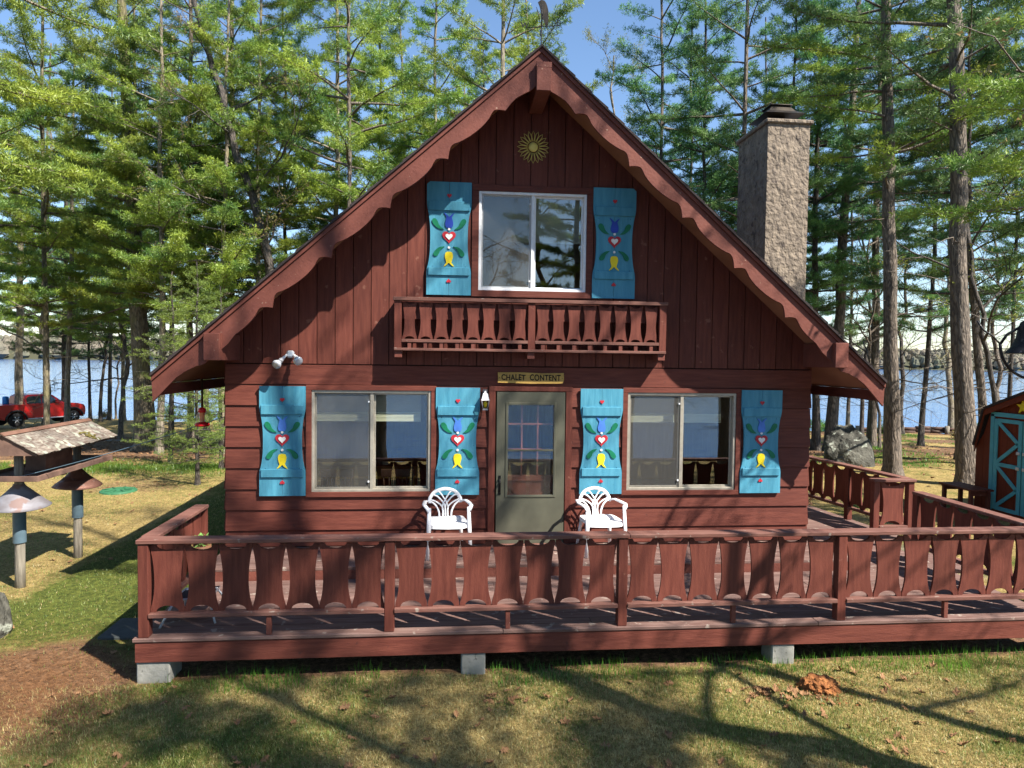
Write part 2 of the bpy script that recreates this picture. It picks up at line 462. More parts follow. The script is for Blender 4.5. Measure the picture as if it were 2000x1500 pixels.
SCREEN = screen_mat()


def lake_mat():
    m, nt, bs = new_mat('rippled_lake_water')
    N, L = nt.nodes, nt.links
    bs.inputs['Base Color'].default_value = (.025, .11, .33, 1)
    bs.inputs['Roughness'].default_value = .06
    bs.inputs['IOR'].default_value = 1.33
    tc = N.new('ShaderNodeTexCoord'); mp = N.new('ShaderNodeMapping'); mp.inputs['Scale'].default_value = (.55, 1.6, 1)
    L.new(tc.outputs['Object'], mp.inputs[0])
    n1 = N.new('ShaderNodeTexNoise'); n1.inputs['Scale'].default_value = 1.0; n1.inputs['Detail'].default_value = 6
    n2 = N.new('ShaderNodeTexNoise'); n2.inputs['Scale'].default_value = .12; n2.inputs['Detail'].default_value = 3
    L.new(mp.outputs[0], n1.inputs['Vector']); L.new(mp.outputs[0], n2.inputs['Vector'])
    b1 = N.new('ShaderNodeBump'); b1.inputs['Strength'].default_value = 1; b1.inputs['Distance'].default_value = .085
    L.new(n1.outputs[0], b1.inputs['Height']); L.new(b1.outputs[0], bs.inputs['Normal'])
    return m


LAKE = lake_mat()


def ground_mat():
    m, nt, bs = new_mat('patchy_lawn_and_forest_floor')
    N, L = nt.nodes, nt.links
    at = N.new('ShaderNodeVertexColor'); at.layer_name = 'mixmap'
    sp = N.new('ShaderNodeSeparateColor'); L.new(at.outputs[0], sp.inputs[0])
    tc = N.new('ShaderNodeTexCoord')

    def noise(s, d=8, r=.6):
        n = N.new('ShaderNodeTexNoise'); n.inputs['Scale'].default_value = s; n.inputs['Detail'].default_value = d; n.inputs['Roughness'].default_value = r
        L.new(tc.outputs['Object'], n.inputs['Vector']); return n.outputs[0]

    def ramp(src, a, b, ca, cb):
        r = N.new('ShaderNodeValToRGB'); r.color_ramp.elements[0].position = a; r.color_ramp.elements[1].position = b
        r.color_ramp.elements[0].color = (*ca, 1); r.color_ramp.elements[1].color = (*cb, 1); L.new(src, r.inputs[0]); return r.outputs[0]

    def mixc(fac, a, b):
        x = N.new('ShaderNodeMixRGB'); L.new(fac, x.inputs[0]); L.new(a, x.inputs[1]); L.new(b, x.inputs[2]); return x.outputs[0]

    def jitter(src, amt, s):
        n = noise(s, 6, .7)
        q = N.new('ShaderNodeMath'); q.operation = 'MULTIPLY_ADD'; q.inputs[1].default_value = amt; q.inputs[2].default_value = -amt/2
        L.new(n, q.inputs[0])
        a = N.new('ShaderNodeMath'); a.operation = 'ADD'; a.use_clamp = True; L.new(src, a.inputs[0]); L.new(q.outputs[0], a.inputs[1])
        r = N.new('ShaderNodeMapRange'); r.inputs[1].default_value = .3; r.inputs[2].default_value = .7
        L.new(a.outputs[0], r.inputs[0]); return r.outputs[0]
    straw = ramp(noise(22), .35, .65, (.19, .14, .05), (.38, .28, .115))
    green = ramp(noise(18), .35, .65, (.045, .062, .014), (.13, .145, .03))
    brown = ramp(noise(14, 10, .75), .35, .66, (.06, .035, .02), (.26, .155, .09))
    grav = ramp(noise(30, 6, .8), .35, .65, (.12, .11, .1), (.24, .22, .2))
    c = mixc(jitter(sp.outputs[0], 1.1, 5), straw, green)
    c = mixc(jitter(sp.outputs[1], .8, 3), c, brown)
    c = mixc(jitter(sp.outputs[2], .5, 3), c, grav)
    fine = N.new('ShaderNodeMapRange'); fine.inputs[1].default_value = .36; fine.inputs[2].default_value = .64; fine.inputs[3].default_value = .5; fine.inputs[4].default_value = 1.4
    L.new(noise(75, 4, .8), fine.inputs[0])
    mid = N.new('ShaderNodeMapRange'); mid.inputs[1].default_value = .3; mid.inputs[2].default_value = .7; mid.inputs[3].default_value = .72; mid.inputs[4].default_value = 1.22
    L.new(noise(7, 5, .7), mid.inputs[0])
    mm = N.new('ShaderNodeMath'); mm.operation = 'MULTIPLY'; L.new(fine.outputs[0], mm.inputs[0]); L.new(mid.outputs[0], mm.inputs[1])
    hv = N.new('ShaderNodeHueSaturation'); L.new(mm.outputs[0], hv.inputs['Value']); L.new(c, hv.inputs['Color']); c = hv.outputs[0]
    L.new(c, bs.inputs['Base Color']); bs.inputs['Roughness'].default_value = .95; bs.inputs['Specular IOR Level'].default_value = .1
    bp = N.new('ShaderNodeBump'); bp.inputs['Strength'].default_value = .9; bp.inputs['Distance'].default_value = .03
    L.new(noise(40, 8, .8), bp.inputs['Height']); L.new(bp.outputs[0], bs.inputs['Normal'])
    return m


GROUND = ground_mat()


# ------------------------------------------------------------------ terrain
def ss(a, b, x):
    t = np.clip((x-a)/(b-a), 0, 1); return t*t*(3-2*t)


_lat = rng.random((256, 256))


def vnoise(x, y):
    xi = np.floor(x).astype(int); yi = np.floor(y).astype(int); fx = x-xi; fy = y-yi
    fx = fx*fx*(3-2*fx); fy = fy*fy*(3-2*fy)
    a = _lat[xi % 256, yi % 256]; b = _lat[(xi+1) % 256, yi % 256]; c = _lat[xi % 256, (yi+1) % 256]; d = _lat[(xi+1) % 256, (yi+1) % 256]
    return (a*(1-fx)+b*fx)*(1-fy)+(c*(1-fx)+d*fx)*fy


def fbm(x, y, o=4):
    s = 0; a = .5; t = 0
    for k in range(o):
        s = s+a*vnoise(x*2**k+17*k, y*2**k+5*k); t += a; a *= .5
    return s/t


def shore_back(x): return 36.6-.15*np.clip(x, -60, 60)


def ground_z(x, y):
    x = np.asarray(x, float); y = np.asarray(y, float)
    z = -1.35*ss(6, 34, y) - .9*ss(6, 17, -y)
    sb = shore_back(x)+1.5*(fbm(x*.25, y*0)-.5)
    z = z - 2.5*ss(0, 3.5, y-sb) - 2.5*ss(0, 3, (-17.5-y))
    far = ss(4, 12, np.hypot(np.maximum(np.abs(x-4)-7, 0), np.maximum(np.abs(y+1)-4, 0)))
    z = z + (fbm(x*.5, y*.5)-.5)*(.05+.25*far) + (fbm(x*2.5, y*2.5, 2)-.5)*.03
    return z


def gz(x, y): return float(ground_z(np.array([x]), np.array([y]))[0])


def axis(lo, hi, f0, f1, fine, coarse):
    a = [lo]
    while a[-1] < hi:
        v = a[-1]; d = 0 if f0 <= v <= f1 else min(abs(v-f0), abs(v-f1))
        a.append(v+min(coarse, fine+d*.06))
    return np.array(a)


gx = axis(-400, 400, -9, 22, .16, 14); gy = axis(-45, 60, -6, 14, .16, 3)
GX, GY = np.meshgrid(gx, gy)
GZ = ground_z(GX, GY)
nx, ny = len(gx), len(gy)
V = np.stack([GX.ravel(), GY.ravel(), GZ.ravel()], 1)
I = np.arange(nx*ny).reshape(ny, nx)
Fq = np.stack([I[:-1, :-1].ravel(), I[:-1, 1:].ravel(), I[1:, 1:].ravel(), I[1:, :-1].ravel()], 1)
gme = fast_mesh('ground', V, Fq, [GROUND], smooth=True)
X_, Y_ = V[:, 0], V[:, 1]


def blob(cx, cy, rx, ry, soft=.5):
    d = np.hypot((X_-cx)/rx, (Y_-cy)/ry) + (fbm(X_*1.3, Y_*1.3)-.5)*.9
    return 1-ss(1-soft, 1+soft, d)


n1 = fbm(X_*.55, Y_*.55); n2 = fbm(X_*1.7+30, Y_*1.7); n3 = fbm(X_*.22+9, Y_*.22)
G_ = np.clip(.30+(n1-.5)*1.5+(n2-.5)*1.0, 0, 1)
left = X_ < 6
G_ = np.where(left & (Y_ > -1), G_*.6, G_)
G_ = np.maximum(G_, np.where(left, np.exp(-((Y_-10.6-(n2-.5)*2)/1.3)**2), 0))
G_ = np.maximum(G_, .85*ss(-2.2, -1.2, X_+(n2-.5))*(1-ss(.9, 1.2, X_))*ss(-2.5, -1, Y_)*(1-ss(6, 9, Y_)))
G_ = np.maximum(G_, np.where(X_ > 9, ss(.44, .6, n1)*ss(9, 13, Y_)*.95, 0))
wood = ss(11.6, 13.4, Y_+(n2-.5)*3)*(1-ss(26, 29, Y_+(n2-.5)*2))*left
woodR = ss(9.5, 14, Y_+(n2-.5)*5+X_*.0)*(1-left)*np.clip((fbm(X_*.3+50, Y_*.45)-.42)*6, 0, 1)
B_ = np.maximum(wood, woodR*.9)
B_ = np.maximum(B_, blob(-.4, -2.7, 1.1, 1.2))
under = ss(.7, 1.0, X_)*(1-ss(10, 10.3, X_))*ss(-2.62, -2.4, Y_)*(1-ss(.2, .6, Y_))
B_ = np.maximum(B_, under)
B_ = np.maximum(B_, blob(7.1, -3.1, .3, .2)*.8)
B_ = np.maximum(B_, blob(-3.4, 7.4, 1.4, .9)*.55)
road = np.exp(-((Y_-24.5-.05*(X_+10))/1.3)**2)*left
K_ = np.clip(road*1.1, 0, 1)
K_ = np.maximum(K_, blob(10.9, 1.0, .8, 1.4)*.5)
ca = gme.color_attributes.new('mixmap', 'FLOAT_COLOR', 'POINT')
ca.data.foreach_set('color', np.stack([G_, B_, K_, np.ones_like(G_)], 1).astype(np.float32).ravel())
ground = link('ground', gme); ground['kind'] = 'structure'

me = bpy.data.meshes.new('lake')
me.from_pydata([(-3000, -3000, -1.85), (3000, -3000, -1.85), (3000, 3000, -1.85), (-3000, 3000, -1.85)], [], [(0, 1, 2, 3)])
me.materials.append(LAKE)
lake = link('lake', me); lake['kind'] = 'structure'

# far shore: low hills behind both parts of the lake, covered with a mass of trees
FARH = surf('far_hillside', (.10, .10, .06), (.07, .075, .045), .95, .02, bump=0)
FARW = surf('far_treetops', (.24, .2, .16), (.12, .13, .09), .95, .03, bump=0, coords='Object')
for nm, yy, sgn in (('far_hills', 520, 1), ('far_hills_south', -640, -1)):
    xs = np.linspace(-1500, 1500, 160)
    rows = []
    for t, h in ((0, -2.5), (14, 2.5), (80, 7), (260, 12), (420, -3)):
        rows.append(np.stack([xs, yy+sgn*t+18*np.sin(xs*.006+1)+0*xs, h*(1 if h < 0 else 1)*(.75+.5*fbm(xs*.006+3, xs*0+t*.01)) if h > 0 else h+0*xs], 1))
    V = np.concatenate(rows); n = len(xs); I = np.arange(len(V)).reshape(5, n)
    Fq = np.stack([I[:-1, :-1].ravel(), I[:-1, 1:].ravel(), I[1:, 1:].ravel(), I[1:, :-1].ravel()], 1)
    o = link('far_hills', fast_mesh('far_hills', V, Fq, [FARH], smooth=True)); o['kind'] = 'structure'
    # treetops
    nt_ = 5200 if sgn > 0 else 2600
    px = rng.uniform(-1100 if sgn > 0 else -700, 1100 if sgn > 0 else 700, nt_); tt = rng.random(nt_)**1.6*230
    base = np.interp(tt, [0, 14, 80, 260], [-1.5, 2.2, 7, 12]); py = yy+sgn*(tt+3)+18*np.sin(px*.006+1)
    hh = rng.uniform(5, 11, nt_); ww = hh*rng.uniform(.25, .5, nt_)
    k = 6; VV = []; ang = np.arange(k)*2*np.pi/k
    ring0 = np.stack([px[:, None]+ww[:, None]*np.cos(ang), py[:, None]+ww[:, None]*np.sin(ang), np.repeat((base+hh*.3)[:, None], k, 1)], 2)
    ring1 = np.stack([px[:, None]+.55*ww[:, None]*np.cos(ang+.4), py[:, None]+.55*ww[:, None]*np.sin(ang+.4), np.repeat((base+hh*.8)[:, None], k, 1)], 2)
    tip = np.stack([px, py, base+hh], 1)[:, None, :]; bot = np.stack([px, py, base-1], 1)[:, None, :]
    P = np.concatenate([bot, ring0, ring1, tip], 1); nv = P.shape[1]
    f = []
    for a in range(k):
        b = (a+1) % k
        f += [(0, 1+b, 1+a), (1+a, 1+b, 1+k+b), (1+a, 1+k+b, 1+k+a), (1+k+a, 1+k+b, 1+2*k)]
    f = np.array(f); Fc = (f[None]+np.arange(nt_)[:, None, None]*nv).reshape(-1, 3)
    o = link('far_woods', fast_mesh('far_woods', P.reshape(-1, 3), Fc, [FARW])); o['kind'] = 'stuff'
    meta(o, 'wooded far shore across the lake behind the chalet' if sgn > 0 else 'wooded far shore across the lake that the chalet faces', 'woods')
# ------------------------------------------------------------------ the chalet
XL, XR, XC = 0.824, 8.657, 4.735
APEX, SL = 6.82, 0.885
YB = 9.2                                    # back wall


def zr(x): return APEX-SL*abs(x-XC)


H = thing('chalet', 'dark red wooden chalet with steep scalloped gable roof and painted sky blue shutters', 'house', (XC, 0, 0))


def rect_minus(x0, x1, z0, z1, holes):
    """split a rectangle around rectangular holes"""
    out = [(x0, x1, z0, z1)]
    for (a, b, c, d) in holes:
        nw = []
        for (p, q, r, s) in out:
            if b <= p or a >= q or d <= r or c >= s:
                nw.append((p, q, r, s)); continue
            if c > r: nw.append((p, q, r, c))
            if d < s: nw.append((p, q, d, s))
            if a > p: nw.append((p, a, max(c, r), min(d, s)))
            if b < q: nw.append((b, q, max(c, r), min(d, s)))
        out = nw
    return out


# openings: x0, x1, z0, z1 (outer edge of the metal frames)
W1 = (1.90, 3.434, 1.288, 2.615)
W2 = (6.069, 7.588, 1.288, 2.615)
WU = (4.034, 5.465, 3.945, 5.237)
DO = (4.235, 5.265, 0.57, 2.64)
# wall slabs with real openings
mb = MB()
for r in rect_minus(XL, XR, .45, 2.98, [W1, W2, DO]): mb.box(r[0], r[1], .012, .12, r[2], r[3])
for side in (-1, 1):
    edge = XL if side < 0 else XR
    xs = sorted({edge, XC, WU[0] if side < 0 else WU[1]})
    for a, b in zip(xs[:-1], xs[1:]):
        za, zb = zr(a)-.12, zr(b)-.12
        if (a+b)/2 > WU[0] and (a+b)/2 < WU[1]:
            mb.box(a, b, .012, .12, 2.982, WU[2])
            mb.prism([(a, WU[3]), (b, WU[3]), (b, zb), (a, za)], .012, .12)
        else:
            mb.prism([(a, 2.982), (b, 2.982), (b, zb), (a, za)], .012, .12)
mb.build('wall', BACK, H, 'dark sheathing behind the front boards')
for x0, x1, n in ((XL+.001, XL+.12, 'wall'), (XR-.12, XR-.001, 'wall')):
    MB().box(x0, x1, .122, YB, .45, 3.2).build(n, BACK, H)
mb = MB(); mb.prism([(XL, .45), (XR, .45), (XR, zr(XR)-.12), (XC, APEX-.12), (XL, zr(XL)-.12)], YB-.1, YB)
mb.build('wall', BACK, H)
# vertical boards of the gable
BW = .2285
k = 0
x = XL
trimU = (WU[0]-.1, WU[1]+.1, WU[2]-.09, WU[3]+.09)
while x < XR-.02:
    a, b = x+.005, min(x+BW, XR)-.005
    yf = -.030-random.uniform(0, .004)
    mb = MB()
    pieces = [(a, b)]
    cuts = sorted({a, b} | {c for c in (trimU[0], trimU[1], XC) if a < c < b})
    for p, q in zip(cuts[:-1], cuts[1:]):
        mid = (p+q)/2
        zt = lambda t: zr(t)-.125
        if trimU[0] < mid < trimU[1]:
            mb.box(p, q, yf, .01, 2.955, trimU[2]); mbu = MB()
            mbu.prism([(p, trimU[3]), (q, trimU[3]), (q, zt(q)), (p, zt(p))], yf, .01); mbu.build('board', W_V, H)
        else:
            mb.prism([(p, 2.955), (q, 2.955), (q, zt(q)), (p, zt(p))], yf, .01)
    mb.build('board', W_V, H)
    x += BW
# plain band between the floors
MB().bbox(XL-.006, XR+.006, -.024, .01, 2.685, 2.94, .003).build('band_board', W_H, H)
# lap siding
rows = [2.68, 2.409, 2.139, 1.87, 1.597, 1.323, 1.053, .785, .575]
T1 = (W1[0]-.075, W1[1]+.075, W1[2]-.07, W1[3]+.075)
T2 = (W2[0]-.075, W2[1]+.075, W2[2]-.07, W2[3]+.075)
TD = (4.19, 5.31, .5, 2.683)


def lap(mb, p, q, r, s, z0, z1, axis='x', out=-1, base=0.0):
    """wedge-shaped lap board piece: thick at its lower edge"""
    def yy(z): return .034-.022*(z-z0)/(z1-z0)
    if axis == 'x':
        vs = [(p, .01, r), (q, .01, r), (q, -yy(r), r), (p, -yy(r), r), (p, .01, s), (q, .01, s), (q, -yy(s), s), (p, -yy(s), s)]
    else:
        vs = [(base-out*.01, p, r), (base-out*.01, q, r), (base+out*yy(r), q, r), (base+out*yy(r), p, r), (base-out*.01, p, s), (base-out*.01, q, s), (base+out*yy(s), q, s), (base+out*yy(s), p, s)]
    mb.add(vs, [(0, 1, 2, 3), (7, 6, 5, 4), (3, 2, 6, 7), (1, 0, 4, 5), (0, 3, 7, 4), (2, 1, 5, 6)])


for z1, z0 in zip(rows[:-1], rows[1:]):
    rec = rect_minus(XL-.004, XR+.004, z0+.006, z1, [T1, T2, TD])
    # join the pieces that touch into one board object per horizontal run
    runs = []
    for r in sorted(rec):
        for g in runs:
            if r[0] <= g['b']+1e-6 and r[1] >= g['a']-1e-6:
                g['a'] = min(g['a'], r[0]); g['b'] = max(g['b'], r[1]); g['r'].append(r); break
        else:
            runs.append({'a': r[0], 'b': r[1], 'r': [r]})
    for g in runs:
        mb = MB()
        for (p, q, r, s) in g['r']: lap(mb, p, q, r, s, z0, z1)
        mb.build('siding_board', W_H, H)
    for out, base in ((-1, XL), (1, XR)):
        mb = MB(); lap(mb, .002, YB, z0+.006, z1, z0, z1, 'y', out, base); mb.build('siding_board', W_Y, H)
for out, base in ((-1, XL), (1, XR)):
    MB().box(min(base, base+out*.02), max(base, base+out*.02), .002, YB, 2.685, 3.28).build('band_board', W_Y, H)
MB().bbox(XL, XR, .02, .12, .2, .56, .004).build('sill_beam', W_H, H)
mb = MB()
for i in range(7): mb.box(XL+.05+i*1.24, XL+.35+i*1.24, .05, .35, -.1, .3)
mb.build('foundation_block', CONC, H)

# roof: two decks, shingles, trim strip and scalloped barge boards
for sgn in (-1, 1):
    xe = XC+sgn*4.515; xi = XC
    T = []
    def rp(x, d): return (x, zr(x)-d)
    e0, e1 = sorted((xe, xi))
    mb = MB(); mb.prism([rp(xe, .03), rp(xi, .03), rp(xi, .125), rp(xe, .125)], -.70, YB+.6)
    mb.build('roof_deck', W_PLY, H)
    mb = MB(); n = 22
    for i in range(n):
        xa = xe+(xi-xe)*i/n; xb = xe+(xi-xe)*(i+1)/n
        mb.prism([(xa, zr(xa)+.012), (xb, zr(xb)-.006), (xb, zr(xb)-.028), (xa, zr(xa)-.028)], -.80, YB+.62)
    o = mb.build('shingles', SHINGLE, H); o['kind'] = 'stuff'
    xt = xe+sgn*.0
    mb = MB(); mb.prism([rp(xt, .03), rp(xi, .03), rp(xi, .085), rp(xt, .085)], -.772, -.70)
    mb.build('rake_trim', W_TRIM, H)
    # scalloped barge board: tips every .682 m
    top = [(xi, .088), (xe, .088)]
    bot = []
    prof = [(0, .413), (.02, .393), (.05, .363), (.1, .32), (.135, .297), (.155, .298), (.175, .315), (.2, .342), (.24, .359), (.29, .368), (.35, .368), (.42, .36), (.5, .34), (.56, .318), (.61, .292), (.635, .288), (.655, .30), (.668, .33), (.676, .37)]
    first = .425
    for i in range(5):
        for u, d in prof:
            X = first+i*.682+u
            if X < 3.62: bot.append((XC+sgn*X, d))
    # crown of the gable above the first tip
    head = [(XC, .42), (XC+sgn*.12, .43), (XC+sgn*.2, .40), (XC+sgn*.3, .372), (XC+sgn*.37, .385)]
    tail = [(XC+sgn*3.66, .40), (XC+sgn*3.76, .40), (XC+sgn*3.93, .40), (XC+sgn*4.02, .345), (XC+sgn*4.14, .30), (XC+sgn*4.24, .285), (XC+sgn*4.33, .30), (XC+sgn*4.42, .32), (XC+sgn*4.505, .335)]
    poly = [(x, zr(x)-d) for x, d in top] + [(x, zr(x)-d) for x, d in reversed(head+bot+tail)]
    poly[1] = (xe-sgn*.0, zr(xe)-.088)
    mb = MB(); mb.prism(poly, -.748, -.712)
    mb.build('barge_board', W_TRIM, H)
    # eave board and purlin
    mb = MB(); xo = xe-sgn*.03
    mb.box(min(xe, xo), max(xe, xo), -.71, YB+.6, zr(xe)-.26, zr(xe)-.126)
    mb.build('eave_board', W_Y, H)
    px = (.822, 1.005) if sgn < 0 else (8.53, 8.705)
    MB().bbox(px[0], px[1], -.82, .0, 2.987, 3.305, .006).build('purlin_end', [W_TRIM], H)
MB().bbox(4.672, 4.85, -.82, .0, 6.262, 6.60, .006).build('ridge_beam', [W_TRIM], H)
MB().bbox(4.668, 4.854, -.822, -.8, 6.535, 6.602, .003).build('beam_cap', [W_TRIM], H)


# ---- windows
def casing(name, r, w, wt=None, wb=None, mat=W_H, y0=-.05, y1=.012):
    wt = wt or w; wb = wb or w
    mb = MB()
    mb.bbox(r[0]-w, r[0], y0, y1, r[2], r[3], .003); mb.bbox(r[1], r[1]+w, y0, y1, r[2], r[3], .003)
    mb.bbox(r[0]-w, r[1]+w, y0-.003, y1, r[3], r[3]+wt, .003); mb.bbox(r[0]-w, r[1]+w, y0-.003, y1, r[2]-wb, r[2], .003)
    return mb.build(name, mat, H)


def window(r, alu, screen=True, label=None):
    """sliding window: frame > sash, pane, insect screen"""
    fw = .035; xm = (r[0]+r[1])/2-.0
    mb = MB()
    for a, b, c, d in ((r[0], r[0]+fw, r[2], r[3]), (r[1]-fw, r[1], r[2], r[3]), (r[0]+fw, r[1]-fw, r[3]-fw, r[3]), (r[0]+fw, r[1]-fw, r[2], r[2]+fw)):
        mb.bbox(a, b, -.035, .07, c, d, .003)
    mb.bbox(xm-.022, xm+.022, -.02, .055, r[2]+fw, r[3]-fw, .003)
    fr = mb.build('window', alu, H, label)
    for (a, b, y) in ((r[0]+fw+.001, xm-.023, .0), (xm+.023, r[1]-fw-.001, .03)):
        mb = MB(); s = .022
        z0, z1 = r[2]+fw+.001, r[3]-fw-.001
        for p, q, c, d in ((a, a+s, z0, z1), (b-s, b, z0, z1), (a+s, b-s, z1-s, z1), (a+s, b-s, z0, z0+s)):
            mb.bbox(p, q, y, y+.02, c, d, .002)
        mb.build('sash', alu, fr)
        mb = MB(); mb.box(a+s-.002, b-s+.002, y+.009, y+.013, z0+s-.002, z1-s+.002); mb.build('pane', GLASS, fr)
    if screen:
        a, b = r[0]+fw+.004, xm-.026
        mb = MB(); mb.add([(a, -.008, r[2]+fw), (b, -.008, r[2]+fw), (b, -.008, r[3]-fw), (a, -.008, r[3]-fw)], [(0, 1, 2, 3)])
        mb.build('insect_screen', SCREEN, fr)
        mb = MB()
        for zz in (r[2]+.12, r[3]-.16): mb.bbox(xm-.05, xm-.03, -.03, -.012, zz, zz+.022, .002)
        mb.build('latch', ALU_W, fr)
    return fr


wU = window(WU, ALU_W, True, 'white framed upper window with a hazy insect screen')
w1 = window(W1, ALU_B, True)
w2 = window(W2, ALU_B, True)
casing('window_casing', WU, .09, .085, .085, W_H); casing('window_casing', W1, .07, .065, .065); casing('window_casing', W2, .07, .065, .065)
# shades and blinds inside
for w, r, parts in ((w1, W1, ((r_, .0) for r_ in ())), (w2, W2, ())):
    xm = (r[0]+r[1])/2
    for a, b in ((r[0]+.03, xm-.05), (xm+.0, r[1]-.14)):
        MB().box(a, b, .15, .17, r[3]-.30, r[3]+.02).build('shade', SHADE, w)
        mb = MB()
        for kk in range(7): mb.bbox(a, b, .14, .19, r[3]-.42+kk*.018, r[3]-.42+kk*.018+.014, .003)
        mb.build('folded_blind', BLIND, w)
MB().box(WU[0]+.05, WU[1]-.05, .16, .18, WU[3]-.62, WU[3]+.02).build('shade', SHADE, wU)

# ---- storm door
mb = MB(); a, b = 4.30, 5.213
for p, q, c, d in ((4.19, 4.28, .57, 2.64), (5.222, 5.31, .57, 2.64), (4.19, 5.31, 2.62, 2.683)): mb.bbox(p, q, -.055 if d < 2.65 else -.058, .012, c, d, .004)
mb.build('door_casing', W_V, H)
gz0, gz1 = 1.225, 2.45; ga, gb = 4.44, 5.075
mb = MB()
for p, q, c, d in ((a, ga, .585, 2.612), (gb, b, .585, 2.612), (ga, gb, gz1, 2.612), (ga, gb, .585, gz0)): mb.box(p, q, -.05, -.012, c, d)
door = mb.build('storm_door', STORM, H, 'olive grey storm door with a tall glazed panel')
mb = MB(); e = .022
for p, q, c, d in ((ga-e, ga+.012, gz0-e, gz1+e), (gb-.012, gb+e, gz0-e, gz1+e), (ga+.012, gb-.012, gz1-.012, gz1+e), (ga+.012, gb-.012, gz0-e, gz0+.012)): mb.bbox(p, q, -.06, -.046, c, d, .004)
mb.bbox(ga+.012, gb-.012, -.052, -.04, 1.82, 1.845, .003)
mb.build('glazing_bead', STORM, door)
MB().box(ga, gb, -.034, -.030, gz0, gz1).build('pane', GLASS1, door)
mb = MB(); mb.add([(ga, -.026, gz0), (gb, -.026, gz0), (gb, -.026, 1.83), (ga, -.026, 1.83)], [(0, 1, 2, 3)]); mb.build('insect_screen', SCREEN, door)
mb = MB(); mb.tube([(4.345, -.05, 1.47), (4.345, -.1, 1.45), (4.35, -.105, 1.36), (4.345, -.1, 1.29), (4.345, -.05, 1.27)], .009, 8)
mb.bbox(4.33, 4.362, -.058, -.05, 1.24, 1.5, .003)
mb.tube([(4.345, -.06, 1.4), (4.345, -.12, 1.4)], .014, 8)
mb.build('door_handle', BLACKM, door)
mb = MB(); mb.bbox(4.27, 5.24, -.09, .012, .545, .583, .006); mb.build('threshold', W_FADED, H)
# inner door with nine lights over a crossbuck panel
mb = MB(); ia, ib = 4.31, 5.205; y0, y1 = .07, .11
la, lb, lz0, lz1 = 4.43, 5.08, 1.48, 2.52
for p, q, c, d in ((ia, la, .585, 2.6), (lb, ib, .585, 2.6), (la, lb, lz1, 2.6), (la, lb, .585, lz0)): mb.box(p, q, y0, y1, c, d)
idoor = mb.build('inner_door', DOORRED, H, 'salmon painted inner door seen through the storm door glass')
mb = MB()
for i in (1, 2):
    xx = la+(lb-la)*i/3; mb.bbox(xx-.012, xx+.012, y0-.006, y1, lz0, lz1, .003)
    zz = lz0+(lz1-lz0)*i/3; mb.bbox(la, lb, y0-.008, y1, zz-.012, zz+.012, .003)
mb.build('muntin', DOORRED, idoor)
mb = MB()
zc0, zc1 = .75, 1.38
for (p, q) in (((la, zc0), (lb, zc1)), ((la, zc1), (lb, zc0))):
    dx, dz = q[0]-p[0], q[1]-p[1]; l = math.hypot(dx, dz); nx_, nz_ = -dz/l*.016, dx/l*.016
    yy = y0-.016 if dz > 0 else y0-.012
    mb.prism([(p[0]+nx_, p[1]+nz_), (q[0]+nx_, q[1]+nz_), (q[0]-nx_, q[1]-nz_), (p[0]-nx_, p[1]-nz_)], yy, y0+.001)
mb.bbox(la, lb, y0-.014, y0+.001, 1.40, 1.43, .003)
mb.build('crossbuck', DOORRED, idoor)


# ---- shutters
def arc_pts(pts, n=8):
    """smooth closed-ish curve through points (Catmull-Rom), open"""
    out = []
    P = [pts[0]]+list(pts)+[pts[-1]]
    for i in range(1, len(P)-2):
        for k in range(n):
            t = k/n
            out.append(tuple(.5*((2*P[i][j])+(-P[i-1][j]+P[i+1][j])*t+(2*P[i-1][j]-5*P[i][j]+4*P[i+1][j]-P[i+2][j])*t*t+(-P[i-1][j]+3*P[i][j]-3*P[i+1][j]+P[i+2][j])*t**3) for j in (0, 1)))
    out.append(tuple(pts[-1]))
    return out


def heart(cx, cz, s, inv=1):
    pts = []
    for k in range(28):
        t = 2*math.pi*k/28
        x = 16*math.sin(t)**3; z = 13*math.cos(t)-5*math.cos(2*t)-2*math.cos(3*t)-math.cos(4*t)
        pts.append((cx+x/34*s, cz+inv*(z+2.5)/34*s))
    return pts


def tulip(cx, cz, s, inv=1):
    half = arc_pts([(0, -.5), (.2, -.45), (.27, -.2), (.2, .1), (.17, .22)], 5) + [(.36, .5), (.22, .43), (.1, .33), (0, .22)]
    pts = [(cx+x*s, cz+inv*z*s) for x, z in half]+[(cx-x*s, cz+inv*z*s) for x, z in reversed(half[1:-1])]
    return pts


def leafshape(cx, cz, s, mx, mz, n=6):
    """fat comma-shaped leaf: narrow end at (cx, cz)"""
    o = arc_pts([(0, .02), (-.38, .1), (-.7, .4), (-.86, .75), (-.8, .97), (-.62, 1.0), (-.45, .78), (-.32, .4), (0, .02)], n)[:-1]
    return [(cx+x*s*mx, cz+z*s*mz) for x, z in o]


